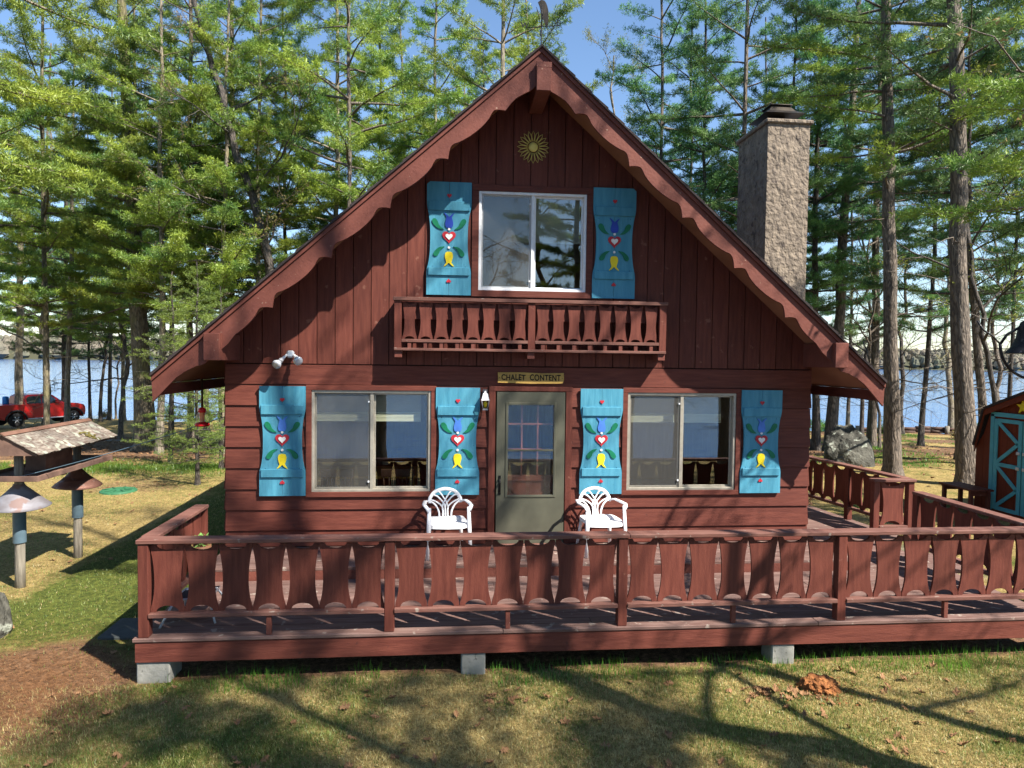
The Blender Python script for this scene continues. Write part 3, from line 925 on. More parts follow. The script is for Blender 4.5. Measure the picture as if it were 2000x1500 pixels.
def shutter(x0, z0, w, h, corner=0, label=None, blue=P_LBLUE):
    xc = x0+w/2; y1, y0 = -.036, -.066
    if z0 > 3: y1, y0 = -.04, -.07
    d = .045
    def side(s):
        xs = s*w/2
        e = [(xs, 0), (xs, .205*h), (xs-s*.006, .235*h)]
        e += arc_pts([(xs-s*.008, .24*h), (xs-s*.03, .31*h), (xs-s*d, .42*h), (xs-s*d, .58*h), (xs-s*.03, .69*h), (xs-s*.008, .765*h)], 4)
        e += [(xs, .8*h)]
        if corner == s: e += [(xs, h-.035), (xs-s*.04, h)]
        else: e += [(xs, h)]
        return e
    mb = MB()
    for s in (-1, 1):
        poly = [(xc+s*.0015, z0)]+[(xc+a, z0+c) for a, c in side(s)]+[(xc+s*.0015, z0+h)]
        mb.prism(poly, y0, y1)
    sh = mb.build('shutter', BLUE, H, label)
    for fz, fh in ((.209, .052), (.787, .06)):
        MB().bbox(xc-w*.46, xc+w*.46, y0-.022, y0+.001, z0+h*fz-fh, z0+h*fz+fh, .004).build('batten', BLUE, sh)
    yo, yi = y0-.012, y0+.001
    def orn(name, poly, mat, yo=yo, yi=yi): MB().prism(poly, yo, yi).build(name, mat, sh)
    orn('small_heart', heart(xc, z0+h*.875, .062), P_RED)
    orn('small_heart', heart(xc, z0+h*.128, .062, -1), P_RED)
    orn('blue_tulip', tulip(xc, z0+h*.66, .195), blue)
    orn('yellow_tulip', tulip(xc, z0+h*.317, .195, -1), P_YEL)
    orn('heart', heart(xc, z0+h*.508, .185), P_RED)
    orn('inner_heart', heart(xc, z0+h*.512, .098), P_WHITE, y0-.02, y0-.0115)
    for zz in (.582, .42):
        orn('white_dot', [(xc+.016*math.cos(t*math.pi/6), z0+h*zz+.016*math.sin(t*math.pi/6)) for t in range(12)], P_WHITE)
    for s in (-1, 1):
        orn('leaf', leafshape(xc+s*.07, z0+h*.578, .14, -s*1.25, 1), P_GREEN)
        orn('leaf', leafshape(xc+s*.055, z0+h*.432, .13, -s*1.3, -1), P_GREEN)
    mb = MB()
    for fz in (.25, .72):
        for s in (-1, 1): mb.box(xc+s*w*.37-.004, xc+s*w*.37+.004, y0-.002, y0+.001, z0+h*fz, z0+h*fz+.008)
    mb.build('nail_head', BLACKM, sh)


for xs_ in (1.252, 3.497, 5.42, 7.653): shutter(xs_, 1.246, .577, 1.416)
shutter(3.36, 3.87, .577, 1.458, -1, 'upper left shutter with its outer top corner cut off', P_BLUE)
shutter(5.547, 3.87, .577, 1.458, 1, 'upper right shutter with its outer top corner cut off', P_BLUE)


# ---- flat sawn balusters
def baluster_poly(w, h, waist=.33, top=.05, bot=.06, n=9):
    """outline centred on x=0, z from 0 to h"""
    def side(z):
        t = z/h
        if t < .07 or t > .95: return w/2
        u = (t-.07)/.88
        return w/2*(1-waist*math.sin(math.pi*u**.85)**.8)
    right = [(side(h*k/22), h*k/22) for k in range(23)]
    topa = [(w*.34*math.cos(math.pi*k/n), h-top*math.sin(math.pi*k/n)) for k in range(0, n+1)]
    left = [(-x, z) for x, z in reversed(right)]
    bota = [(-w*.34*math.cos(math.pi*k/n), bot*math.sin(math.pi*k/n)) for k in range(0, n+1)]
    return right+topa+left+bota


def baluster_mesh(name, w, h, t, mat, **kw):
    mb = MB(); mb.prism(baluster_poly(w, h, **kw), -t/2, t/2)
    o = mb.build(name, mat); me = o.data; bpy.data.objects.remove(o); return me


def place(name, me, parent, loc, rz=0, rx=0):
    o = bpy.data.objects.new(name, me); COL.objects.link(o); o.parent = parent
    off = OFF.get(parent.name, Vector((0, 0, 0)))
    o.location = Vector(loc)-off; o.rotation_euler = (rx, 0, rz); OFF[o.name] = off
    return o


# balcony
bx0, bx1, by = 2.965, 6.50, -.275
mb = MB(); mb.bbox(bx0, bx1, by-.02, -.03, 3.138, 3.172, .004)
bal = mb.build('balcony', W_FADED, H, 'small decorative balcony under the upper window')
for xx in (bx0+.005, 4.668, bx1-.1): MB().bbox(xx, xx+.095, by+.01, -.03, 3.05, 3.134, .004).build('bracket', W_TRIM, bal)
for xx in (bx0, 4.672, bx1-.092):
    MB().bbox(xx, xx+.092, by-.008, by+.084, 3.169, 3.768, .004).build('post', W_V, bal)
MB().bbox(bx0-.012, bx1+.012, by-.03, by+.1, 3.77, 3.815, .004).build('top_rail', W_FADED, bal)
for a, b in ((bx0+.093, 4.671), (4.765, bx1-.093)):
    MB().bbox(a, b, by-.01, by+.08, 3.245, 3.285, .003).build('bottom_rail', W_FADED, bal)
    MB().bbox(a, b, by+.062, by+.082, 3.54, 3.76, .003).build('back_board', W_H, bal)
    n = 8; st = (b-a)/n
    for i in range(n):
        MB().box(a+st*(i+.5)-.022, a+st*(i+.5)+.022, by+.0, by+.045, 3.169, 3.244).build('spacer_block', W_TRIM, bal)
bbm = baluster_mesh('baluster', .182, .47, .02, W_V, waist=.3, top=.03, bot=.035)
for a, b in ((bx0+.093, 4.671), (4.765, bx1-.093)):
    st = (b-a)/8
    for i in range(8): place('baluster', bbm, bal, (a+st*(i+.5), by+.03, 3.287), random.uniform(-.03, .03))
for xx in (bx0+.03, bx1-.05):       # returns to the wall
    MB().bbox(xx-.02, xx+.04, by+.102, -.03, 3.77, 3.81, .004).build('top_rail', W_FADED, bal)
    MB().bbox(xx, xx+.02, by+.102, -.03, 3.29, 3.76, .004).build('side_panel', W_V, bal)

# ---- chimney beside the right wall
cm = MB()
cx0, cx1, cy0, cy1 = 8.70, 9.40, 1.56, 2.66
nz_, nh = 60, 9
def rough_wall(mb, P0, P1, z0, z1, nrm, nu=10, nv=90, amp=.024):
    P0 = Vector(P0); P1 = Vector(P1); nrm = Vector(nrm)
    vs = []
    for j in range(nv+1):
        for i in range(nu+1):
            u, v = i/nu, j/nv
            p = P0.lerp(P1, u); z = z0+(z1-z0)*v
            e = min(1, min(u, 1-u)*6)
            s = p.x*1.3+p.y*1.7
            dd = (float(fbm(np.array([s*5.0]), np.array([z*5.0]), 3)[0])-.5)*2*amp*e
            vs.append((p.x+nrm.x*dd, p.y+nrm.y*dd, z))
    fs = [(j*(nu+1)+i, j*(nu+1)+i+1, (j+1)*(nu+1)+i+1, (j+1)*(nu+1)+i) for j in range(nv) for i in range(nu)]
    mb.add(vs, fs, 0, True)
rough_wall(cm, (cx0, cy0, 0), (cx1, cy0, 0), 0, 6.86, (0, -1, 0))
rough_wall(cm, (cx1, cy0, 0), (cx1, cy1, 0), 0, 6.86, (1, 0, 0))
rough_wall(cm, (cx1, cy1, 0), (cx0, cy1, 0), 0, 6.86, (0, 1, 0))
rough_wall(cm, (cx0, cy1, 0), (cx0, cy0, 0), 0, 6.86, (-1, 0, 0))
ch = cm.build('chimney', STUCCO, H, 'tall stuccoed chimney with rough trowel marks')
MB().bbox(cx0-.045, cx1+.045, cy0-.045, cy1+.045, 6.86, 6.925, .015).build('chimney_cap', STUCCO, ch)
fx, fy = 9.02, 1.95
mb = MB(); mb.lathe((fx, fy, 0), [(.14, 6.92), (.14, 7.07), (.0, 7.07)], 20); mb.build('flue', BRONZE, ch)
mb = MB()
def sq(r, z): return [(fx-r, fy-r, z), (fx+r, fy-r, z), (fx+r, fy+r, z), (fx-r, fy+r, z)]
rings = [sq(.33, 7.06), sq(.22, 7.13), sq(.15, 7.23), sq(.19, 7.235), sq(.18, 7.25), sq(.001, 7.255)]
vs = [p for r in rings for p in r]; fs = []
for i in range(len(rings)-1):
    for k in range(4): fs.append((i*4+k, i*4+(k+1) % 4, i*4+4+(k+1) % 4, i*4+4+k))
fs.append((3, 2, 1, 0))
mb.add(vs, fs); mb.build('flue_hood', BRONZE, ch)

# ---- interior (seen through the glass)
mb = MB()
mb.box(XL+.13, XR-.13, 4.8, 4.86, .575, 2.84); mb.box(XL+.13, XL+.16, .13, 4.8, .575, 2.84); mb.box(XR-.16, XR-.13, .13, 4.8, .575, 2.84)
mb.box(5.5, 5.56, .13, 3.0, .575, 2.84)
mb.build('interior_wall', PINE_IN, H)
MB().box(XL+.125, XR-.125, .125, YB-.12, .5, .572).build('floor', FLOOR_IN, H)
MB().box(XL+.125, XR-.125, .125, YB-.12, 2.845, 2.93).build('ceiling', PINE_IN, H)
mb = MB(); mb.box(2.6, 6.9, 3.9, 3.96, 2.935, 4.9)
mb.build('interior_wall', PINE_IN, H)

# dining furniture behind the left window
def table(x, y, z, w, d, h, name='dining_table', lab=''):
    t = thing(name, lab, 'table', (x, y, z))
    MB().bbox(x-w/2, x+w/2, y-d/2, y+d/2, z+h-.04, z+h, .008).build('tabletop', HONEY, t)
    for sx in (-1, 1):
        for sy in (-1, 1):
            px, py = x+sx*(w/2-.08), y+sy*(d/2-.08)
            MB().bbox(px-.03, px+.03, py-.03, py+.03, z, z+h-.041, .004).build('leg', HONEY, t)
    return t


table(2.55, 1.35, .572, 1.35, .9, .76, lab='honey coloured dining table just inside the left ground floor window')


def spindle_chair(x, y, z, rz, lab, grp):
    t = thing('dining_chair', lab, 'chair', (x, y, z), grp, rz)
    MB().bbox(-.21, .21, -.2, .2, .43, .46, .01).build('seat', DARKW, t)
    for sx in (-1, 1):
        for sy in (-1, 1):
            mb = MB(); mb.tube([(sx*.15, sy*.15, .43), (sx*.2, sy*.19, 0)], [.02, .014], 8); mb.build('leg', DARKW, t)
        mb = MB(); mb.tube([(sx*.18, .18, .46), (sx*.2, .25, .92)], [.014, .012], 8); mb.build('back_post', DARKW, t)
    MB().bbox(-.23, .23, .235, .262, .84, .95, .008).build('crest_rail', DARKW, t)
    for i in range(5):
        xx = -.12+.06*i
        mb = MB(); mb.tube([(xx, .18, .46), (xx, .215, .65), (xx, .248, .85)], [.006, .011, .006], 6); mb.build('spindle', DARKW, t)


spindle_chair(2.15, .62, .572, math.pi, 'dark spindle back chair inside behind the left pane, insect screen side', 'dining chairs')
spindle_chair(2.98, .62, .572, math.pi, 'dark spindle back chair inside behind the unscreened pane of the left window', 'dining chairs')
# small ceiling lamp upstairs
lt = thing('ceiling_lamp', 'small amber ceiling lamp glowing inside behind the upper window', 'lamp', (4.62, 1.9, 4.95))
mG, ntG, bG = new_mat('glowing_amber_glass')
bG.inputs['Emission Color'].default_value = (1, .5, .2, 1); bG.inputs['Emission Strength'].default_value = 3.0
bG.inputs['Base Color'].default_value = (.7, .4, .2, 1)
mb = MB(); mb.lathe((4.62, 1.9, 4.95), [(.0, 0), (.06, .02), (.11, .07), (.1, .09)], 14); mb.build('lamp_shade', mG, lt)
mb = MB(); mb.tube([(4.62, 1.9, 5.03), (4.62, 1.9, 6.3)], .006, 6); mb.build('cord', BLACKM, lt)

# ------------------------------------------------------------------ the deck
D = thing('deck', 'low red stained wooden deck with sawn baluster railings along the chalet front', 'deck', (5.4, -1.5, 0))
zl, zu = .43, .57
y = -2.56; i = 0
DX0, DX1 = .775, 10.03
while y < -.95:
    w = min(.14, -.935-y)
    if w > .03:
        x1s = [DX0, 4.2+.9*(i % 3), 7.4+.5*((i*2) % 3), DX1]
        for a, b in zip(x1s[:-1], x1s[1:]):
            MB().bbox(a+.001, b-.001, y+.003, y+w-.003, zl-.036, zl+random.uniform(-.002, .001), .005).build('plank', W_DECK, D)
    y += .14; i += 1
y = -.93; i = 0
while y < -.05:
    w = min(.14, -.002-y)
    x1s = [XL, 3.2+1.1*(i % 3), 6.5+.6*((i*2) % 3), 8.9]
    for a, b in zip(x1s[:-1], x1s[1:]):
        MB().bbox(a+.001, b-.001, y+.003, y+w-.003, zu-.036, zu+random.uniform(-.002, .001), .005).build('plank', W_DECK, D)
    y += .14; i += 1
MB().bbox(XL+.01, 8.885, -.925, -.89, zl-.03, zu-.037, .003).build('riser', W_TRIM, D)
MB().box(8.862, 8.888, -.889, -.01, zl-.03, zu-.037).build('riser', W_TRIM, D)
y = -.93
x = 8.92
while y < 3.4:                                        # planks of the side deck
    x1 = 10.03 if y < .40 else 10.56-.115*(y-.44)
    x0_ = 8.905 if y < 0 else 8.70
    MB().bbox(x0_, x1, y+.003, y+.137, zl-.036, zl+random.uniform(-.002, .001), .005).build('plank', W_DECK, D)
    y += .14
MB().bbox(DX0+.02, DX1-.02, -2.545, -2.505, .2, zl-.0375, .004).build('rim_board', W_H, D)
MB().bbox(DX0+.02, DX0+.06, -2.503, -.93, .2, zl-.0375, .004).build('rim_board', W_Y, D)
MB().bbox(DX1-.06, DX1-.02, -2.503, .4, .2, zl-.0375, .004).build('rim_board', W_Y, D)
mb = MB()
for k in range(7): mb.box(1.4+k*1.4, 1.44+k*1.4, -2.5, -.94, .2, zl-.0385)
mb.build('joist', BACK, D)
for px, w in ((.80, .3), (3.80, .235), (6.93, .24), (9.9, .2)):
    mb = MB(); mb.bbox(px, px+w, -2.53, -2.53+w, -.25, .199, .012)
    mb.build('pier', CONC, D)
for px in (2.3, 5.4, 8.4): MB().bbox(px, px+.25, -.8, -.55, -.25, .39, .012).build('pier', CONC, D)


def rail_run(P0, P1, nb, posts=(True, True), zc=1.345, zd=zl, mid=True, out=1):
    """cap rail, bottom rail, balusters and posts between two points"""
    P0 = Vector(P0+(0,)); P1 = Vector(P1+(0,))
    d = (P1-P0); L = d.length; ang = math.atan2(d.y, d.x)
    T = Matrix.Translation(P0) @ Matrix.Rotation(ang, 4, 'Z')
    mb = MB(); mb.bbox(.048, L-.048, -.06, .03, zc-.73, zc-.69, .004, T=T); mb.build('bottom_rail', W_FADED, D)
    a, b = .05, L-.05; st = (b-a)/nb
    for i in range(nb):
        p = T @ Vector((a+st*(i+.5), .0, zc-.688))
        place('baluster', BAL_W if st > .4 else BAL if st > .27 else BAL_S, D, p, ang+random.uniform(-.02, .02))
    if mid:
        mb = MB(); mb.bbox(L/2-.02, L/2+.025, -.045, 0, zd, zc-.732, .003, T=T); mb.build('spacer_block', W_TRIM, D)
    for k, on in ((0, posts[0]), (1, posts[1])):
        if on:
            mb = MB(); mb.bbox(L*k-.047, L*k+.047, -.047, .047, zd, zc-.042, .005, T=T); mb.build('post', W_V, D)


def cap(P0, P1, zc=1.345, w=.15, ext=.06):
    P0 = Vector(P0+(0,)); P1 = Vector(P1+(0,)); d = P1-P0
    T = Matrix.Translation(P0) @ Matrix.Rotation(math.atan2(d.y, d.x), 4, 'Z')
    MB().bbox(-ext, d.length+ext, -w/2, w/2, zc-.04, zc, .006, T=T).build('cap_rail', W_FADED, D)


BAL = baluster_mesh('baluster', .302, .628, .022, W_V, waist=.24)
BAL_W = baluster_mesh('baluster', .37, .628, .022, W_V, waist=.24)
BAL_S = baluster_mesh('baluster', .255, .628, .022, W_V, waist=.24)
fp = [.868, 3.11, 5.38, 7.653, 9.93]
for i in range(4): rail_run((fp[i], -2.49), (fp[i+1], -2.49), 7, (i == 0, True))
cap((fp[0], -2.475), (fp[2], -2.475)); cap((fp[2]+.122, -2.475), (fp[4], -2.475), ext=.061)
rail_run((.868, -2.44), (.868, -1.0), 5, (False, True), mid=False)
cap((.868, -2.398), (.868, -1.0), ext=0)
rail_run((9.93, -.52), (9.93, -2.44), 6, (True, False), mid=False)
cap((9.93, -.50), (9.93, -2.398), ext=0)
rail_run((10.2, 3.0), (10.36, 1.75), 4, (True, True), mid=False); rail_run((10.36, 1.75), (10.50, .50), 4, (False, False), mid=False)
cap((10.2, 3.05), (10.50, .54), ext=0)
rail_run((9.96, .44), (10.50, .44), 1, (True, True), mid=False)
cap((9.96, .44), (10.50, .44))
# stair block outside the gap in the side railing
MB().bbox(10.04, 10.9, -.45, .36, .2, .25, .005).build('step', W_DECK, D)
# ------------------------------------------------------------------ things on and near the chalet
# name board
S = thing('name_board', 'rough golden wooden board reading CHALET CONTENT above the storm door', 'sign', (4.746, -.03, 2.8))
mb = MB(); mb.prism([(4.307, 2.735), (4.75, 2.722), (5.17, 2.728), (5.188, 2.77), (5.186, 2.868), (4.9, 2.862), (4.62, 2.872), (4.307, 2.868), (4.312, 2.8)], -.062, -.028)
mb.build('board', SIGNW, S)
cu = bpy.data.curves.new('lettering', 'FONT'); cu.body = 'CHALET  CONTENT'; cu.size = .108; cu.align_x = 'CENTER'; cu.align_y = 'CENTER'
cu.extrude = .003; cu.offset = .0022; cu.space_character = 1.08; cu.shear = 0
tmp = bpy.data.objects.new('lettering_tmp', cu); COL.objects.link(tmp)
dg = bpy.context.evaluated_depsgraph_get()
lm = bpy.data.meshes.new_from_object(tmp.evaluated_get(dg)); bpy.data.objects.remove(tmp)
vs = np.zeros(len(lm.vertices)*3); lm.vertices.foreach_get('co', vs); vs = vs.reshape(-1, 3)
wdt = vs[:, 0].max()-vs[:, 0].min()
# hand lettering: slight wander and uneven size of each letter
vs[:, 0] *= .79/wdt; vs[:, 1] *= 1.0
vs[:, 1] = vs[:, 1]*(1+.06*np.sin(vs[:, 0]*23)) + .003*np.sin(vs[:, 0]*31+1) + vs[:, 0]*(-.004)
lm.vertices.foreach_set('co', vs.ravel()); lm.materials.clear(); lm.materials.append(BLACKW); lm.name = 'lettering'
lo = bpy.data.objects.new('lettering', lm); COL.objects.link(lo); lo.parent = S; lo.rotation_euler = (math.pi/2, 0, 0)
lo.location = Vector((4.748, -.064, 2.800))-Vector(S.location)
for xx in (4.33, 5.165):
    mb = MB(); mb.tube([(xx, -.068, 2.80), (xx, -.03, 2.80)], .006, 8); mb.build('nail', IRON, S)

# wall lantern
t = thing('wall_lantern', 'small white capped lantern on the wall between shutter and storm door', 'lamp', (4.14, -.02, 2.5))
mb = MB()
cxl, cyl = 4.14, -.13
def sqr(r, z): return [(cxl-r, cyl-r, z), (cxl+r, cyl-r, z), (cxl+r, cyl+r, z), (cxl-r, cyl+r, z)]
def loft(mb, rings, mi=0):
    vs = [p for r in rings for p in r]; fs = []
    for i in range(len(rings)-1):
        for k in range(4): fs.append((i*4+k, i*4+(k+1) % 4, i*4+4+(k+1) % 4, i*4+4+k))
    fs.append((3, 2, 1, 0)); n = len(rings)*4; fs.append((n-4, n-3, n-2, n-1)); mb.add(vs, fs, mi)
loft(mb, [sqr(.054, 2.505), sqr(.048, 2.515), sqr(.03, 2.59), sqr(.012, 2.605), sqr(.012, 2.625)])
mb.build('cap', PLASTIC, t)
mb = MB(); loft(mb, [sqr(.03, 2.395), sqr(.047, 2.5)]); mb.build('glass', LAMPG, t)
mb = MB(); loft(mb, [sqr(.035, 2.375), sqr(.033, 2.396)])
for sx in (-1, 1):
    for sy in (-1, 1): mb.tube([(cxl+sx*.031, cyl+sy*.031, 2.39), (cxl+sx*.05, cyl+sy*.05, 2.507)], .005, 6)
mb.tube([(cxl, cyl, 2.62), (cxl, -.08, 2.64), (cxl, -.04, 2.6), (cxl, -.035, 2.55)], .007, 6)
mb.bbox(cxl-.03, cxl+.03, -.045, -.033, 2.48, 2.64, .003)
mb.build('cage', GALV, t)
mb = MB(); mb.lathe((cxl, cyl, 2.41), [(0, 0), (.014, .0), (.018, .03), (.024, .05), (.018, .075), (0, .08)], 12); mb.build('bulb', P_YEL, t)

# twin floodlight
t = thing('twin_floodlight', 'silver twin bulb floodlight above the far left shutter', 'lamp', (1.64, -.03, 3.06))
mb = MB(); mb.bbox(1.595, 1.69, -.1, -.036, 3.025, 3.12, .02); mb.build('junction_box', CHROME, t)
for s, tip in ((-1, Vector((1.50, -.24, 2.93))), (1, Vector((1.78, -.22, 2.99)))):
    b0 = Vector((1.642+s*.04, -.08, 3.07)); mid = b0.lerp(tip, .42)
    mb = MB(); mb.tube([b0, mid], [.014, .02], 10); mb.tube([mid, b0.lerp(tip, .62)], [.026, .032], 12); mb.build('lamp_holder', PLASTIC, t)
    d = (tip-b0).normalized()+Vector((0, -.5, -.1)); d.normalize(); q = b0.lerp(tip, .62)
    mb = MB(); mb.tube([q, q+d*.04, q+d*.08, q+d*.1, q+d*.105], [.022, .04, .058, .055, .02], 16); mb.build('bulb', CHROME, t)

# yellow wire flower
t = thing('wire_flower', 'yellow wire sunflower ornament high on the gable', 'ornament', (4.735, -.05, 5.825))
mb = MB(); pet = MB()
c = Vector((4.735, -.055, 5.822))
for k in range(20):
    a = 2*math.pi*k/20; da = math.pi/20*.9
    def P(r, w): return c+Vector((r*math.sin(a+w), 0, r*math.cos(a+w)))
    pet.tube([P(.075, -da*.5), P(.13, -da*.95), P(.17, -da*.75), P(.21, 0), P(.17, da*.75), P(.13, da*.95), P(.075, da*.5)], .0038, 5)
pet.build('petals', P_PALEY, t)
vsn = [(.0, -.02), (.03, -.018), (.06, -.012), (.064, 0), (.06, .004)]
vv = []
mbd = MB(); n = 20
for r, dy in vsn:
    for k in range(n): vv.append(c+Vector((r*math.cos(2*math.pi*k/n), dy, r*math.sin(2*math.pi*k/n))))
mbd.add(vv, [(i*n+k, i*n+(k+1) % n, (i+1)*n+(k+1) % n, (i+1)*n+k) for i in range(len(vsn)-1) for k in range(n)], 0, True)
mbd.build('disc', P_PALEY, t)

# weather vane on the ridge
t = thing('weather_vane', 'thin dark iron weather vane with letters on the roof peak', 'weather vane', (4.815, -.1, 6.78))
vx, vy = 4.815, -.1
mb = MB(); mb.tube([(vx, vy, 6.72), (vx, vy, 7.62)], .008, 8); mb.build('rod', IRON, t)
mb = MB(); mb.tube([(vx-.21, vy+.02, 7.335), (vx+.21, vy-.02, 7.37)], .005, 6); mb.tube([(vx-.02, vy-.21, 7.35), (vx+.02, vy+.21, 7.35)], .005, 6); mb.build('direction_arms', IRON, t)
for ch_, px, py, pz in (('W', vx-.215, vy+.02, 7.335), ('E', vx+.215, vy-.02, 7.37), ('N', vx+.02, vy+.215, 7.35), ('S', vx-.02, vy-.215, 7.35)):
    cu = bpy.data.curves.new('letter', 'FONT'); cu.body = ch_; cu.size = .1; cu.align_x = 'CENTER'; cu.extrude = .004; cu.offset = .001
    tmp = bpy.data.objects.new('t', cu); COL.objects.link(tmp); dg = bpy.context.evaluated_depsgraph_get()
    lm = bpy.data.meshes.new_from_object(tmp.evaluated_get(dg)); bpy.data.objects.remove(tmp)
    lm.materials.clear(); lm.materials.append(IRON); lm.name = 'letter'
    o = bpy.data.objects.new('letter', lm); COL.objects.link(o); o.parent = t; o.location = Vector((px, py, pz))-t.location
    o.rotation_euler = (math.pi/2, 0, 0 if ch_ in 'WE' else math.pi/2)
mb = MB()
blade = arc_pts([(-.05, .30), (-.02, .22), (.0, .08), (.02, .09), (.06, .0), (.085, .02), (.09, .16), (.075, .25), (.04, .32), (-.01, .335)], 5)
mb.prism([(vx+a, 7.36+c_) for a, c_ in blade], vy-.004, vy+.004)
mb.tube([(vx-.02, vy, 7.4), (vx-.035, vy, 7.5), (vx-.07, vy, 7.6)], [.004, .008, .003], 6)
mb.build('vane', BRONZE, t)


# white plastic garden chairs
def garden_chair(x, y, z, rz, lab):
    t = thing('garden_chair', lab, 'chair', (x, y, z), 'white garden chairs', rz)
    mb = MB()
    top = arc_pts([(-.215, -.22), (-.235, 0), (-.2, .2), (0, .215), (.2, .2), (.235, 0), (.215, -.22), (0, -.245), (-.215, -.22)], 5)[:-1]
    n = len(top)
    vs = [(a, b, .425+.012*math.cos(b*6)-.03*max(0, -b-.16)*8) for a, b in top]+[(a*.9, b*.9, .405) for a, b in top]
    vs += [(a*1.03, b*1.03, .39-.03*max(0, -b-.16)*8) for a, b in top]
    mb.add(vs, [tuple(range(n))], 0); mb.add(vs, [(i, (i+1) % n, 2*n+(i+1) % n, 2*n+i) for i in range(n)], 0, True)
    mb.build('seat', PLASTIC, t)
    for sx in (-1, 1):
        mb = MB(); mb.tube([(sx*.245, -.2, .63), (sx*.25, -.225, .4), (sx*.27, -.27, 0)], [.022, .028, .02], 8, flat=.6); mb.build('leg', PLASTIC, t)
        mb = MB(); mb.tube([(sx*.19, .17, .42), (sx*.23, .26, 0)], [.028, .02], 8, flat=.6); mb.build('leg', PLASTIC, t)
        mb = MB(); mb.tube([(sx*.20, .235, .62), (sx*.265, .17, .635), (sx*.29, 0, .63), (sx*.285, -.14, .635), (sx*.265, -.2, .62), (sx*.248, -.205, .57)], [.022, .026, .028, .028, .026, .022], 8, flat=.55)
        mb.build('armrest', PLASTIC, t)
    def B(a, c): return (a, .185+(c-.42)*.2, c)
    mb = MB()
    arch = arc_pts([(-.2, .60), (-.195, .66), (-.13, .74), (0, .775), (.13, .74), (.195, .66), (.2, .60)], 4)
    mb.tube([B(a, c) for a, c in arch], .024, 8, flat=.6); mb.build('back_frame', PLASTIC, t)
    for s in (-1, 1):
        for b0, m1, e in ((.03, (.045, .56), (.19, .645)), (.0, (.01, .58), (.15, .705)), (-.035, (-.03, .58), (.085, .745))):
            pts = arc_pts([(b0, .42), (b0*.9, .49), (m1[0], m1[1]), (e[0]*.6, e[1]-.03), e], 4)
            mb = MB(); mb.tube([B(s*a, c) for a, c in pts], .0105, 6, flat=.8); mb.build('back_slat', PLASTIC, t)
    for s in (-1, 1):
        pts = arc_pts([(.075, .42), (.085, .5), (.13, .58), (.2, .63)], 4)
        mb = MB(); mb.tube([B(s*a, c) for a, c in pts], .013, 6, flat=.8); mb.build('back_slat', PLASTIC, t)


garden_chair(3.655, -.42, .572, .12, 'white plastic armchair on the deck left of the storm door')
garden_chair(5.63, -.42, .572, .12, 'white plastic armchair on the deck right of the storm door')

# low camp stool and barrel planter behind the left corner of the railing
t = thing('camp_stool', 'low folding stool with splayed aluminium legs behind the left railing corner', 'stool', (1.15, -2.05, zl))
mb = MB()
mb.tube([(.93, -2.33, zl+.006), (1.02, -2.2, .66)], .011, 8); mb.build('leg', CHROME, t)
mb = MB(); mb.tube([(1.41, -2.23, zl+.006), (1.32, -2.14, .66)], .011, 8); mb.build('leg', CHROME, t)
mb = MB(); mb.tube([(.95, -1.75, zl+.006), (1.03, -1.9, .66)], .011, 8); mb.build('leg', CHROME, t)
mb = MB(); mb.tube([(1.38, -1.7, zl+.006), (1.3, -1.85, .66)], .011, 8); mb.build('leg', CHROME, t)
mb = MB(); mb.tube([(1.0, -2.2, .66), (1.34, -2.15, .66), (1.32, -1.82, .66), (1.0, -1.86, .66), (1.0, -2.2, .66)], .011, 8); mb.build('frame', CHROME, t)
mb = MB(); mb.box(1.0, 1.33, -2.17, -1.87, .645, .66); mb.build('seat', WEB, t)
t = thing('planter', 'brown barrel planter with a small green plant on a thin stand near the left railing', 'planter', (.98, -1.45, zl))
mb = MB(); mb.lathe((1.0, -1.45, .70), [(0, 0), (.10, .0), (.115, .1), (.12, .22), (.11, .3), (.1, .3), (.095, .27), (0, .27)], 18); mb.build('barrel', TERRA, t)
mb = MB()
for zz in (.76, .93): mb.lathe((1.0, -1.45, zz), [(.118, 0), (.122, .005), (.124, .02), (.12, .025)], 18)
mb.build('hoop', BLACKM, t)
mb = MB()
for k in range(3):
    a = k*2.1+.4; mb.tube([(1.0+.05*math.cos(a), -1.45+.05*math.sin(a), .70), (1.0+.13*math.cos(a), -1.45+.13*math.sin(a), zl)], .007, 6)
mb.build('stand', IRON, t)
mb = MB()
for k in range(70):
    a = random.uniform(0, 6.28); r = random.uniform(0, .1); h = random.uniform(.97, 1.12)
    p = Vector((1.0+r*math.cos(a), -1.45+r*math.sin(a), h)); q = Vector((random.gauss(0, 1), random.gauss(0, 1), random.gauss(0, .5))).normalized()*.025
    w = q.cross(Vector((random.random(), 0, 1))).normalized()*.012
    mb.add([p-q, p+w, p+q, p-w], [(0, 1, 2, 3)])
mb.build('plant', POTLEAF, t)

# red nectar feeder under the left eave
t = thing('nectar_feeder', 'red and amber hanging nectar feeder under the left eave', 'bird feeder', (.45, .225, 2.1))
cx_, cy_ = .45, .225
mb = MB(); mb.tube([(cx_, cy_, 2.36), (cx_, cy_, 2.74)], .014, 6); mb.build('hanger', DARKW, t)
mb = MB(); mb.lathe((cx_, cy_, 2.30), [(0, .07), (.02, .06), (.045, .05), (.05, .0), (.042, -.005)], 14); mb.build('lid', REDGLASS, t)
mb = MB(); mb.lathe((cx_, cy_, 2.17), [(.035, 0), (.03, .05), (.038, .13)], 14); mb.build('nectar_bottle', AMBER, t)
mb = MB(); mb.lathe((cx_, cy_, 2.11), [(0, 0), (.08, .005), (.1, .03), (.075, .05), (.04, .062), (0, .065)], 16); mb.build('feeding_dish', REDGLASS, t)

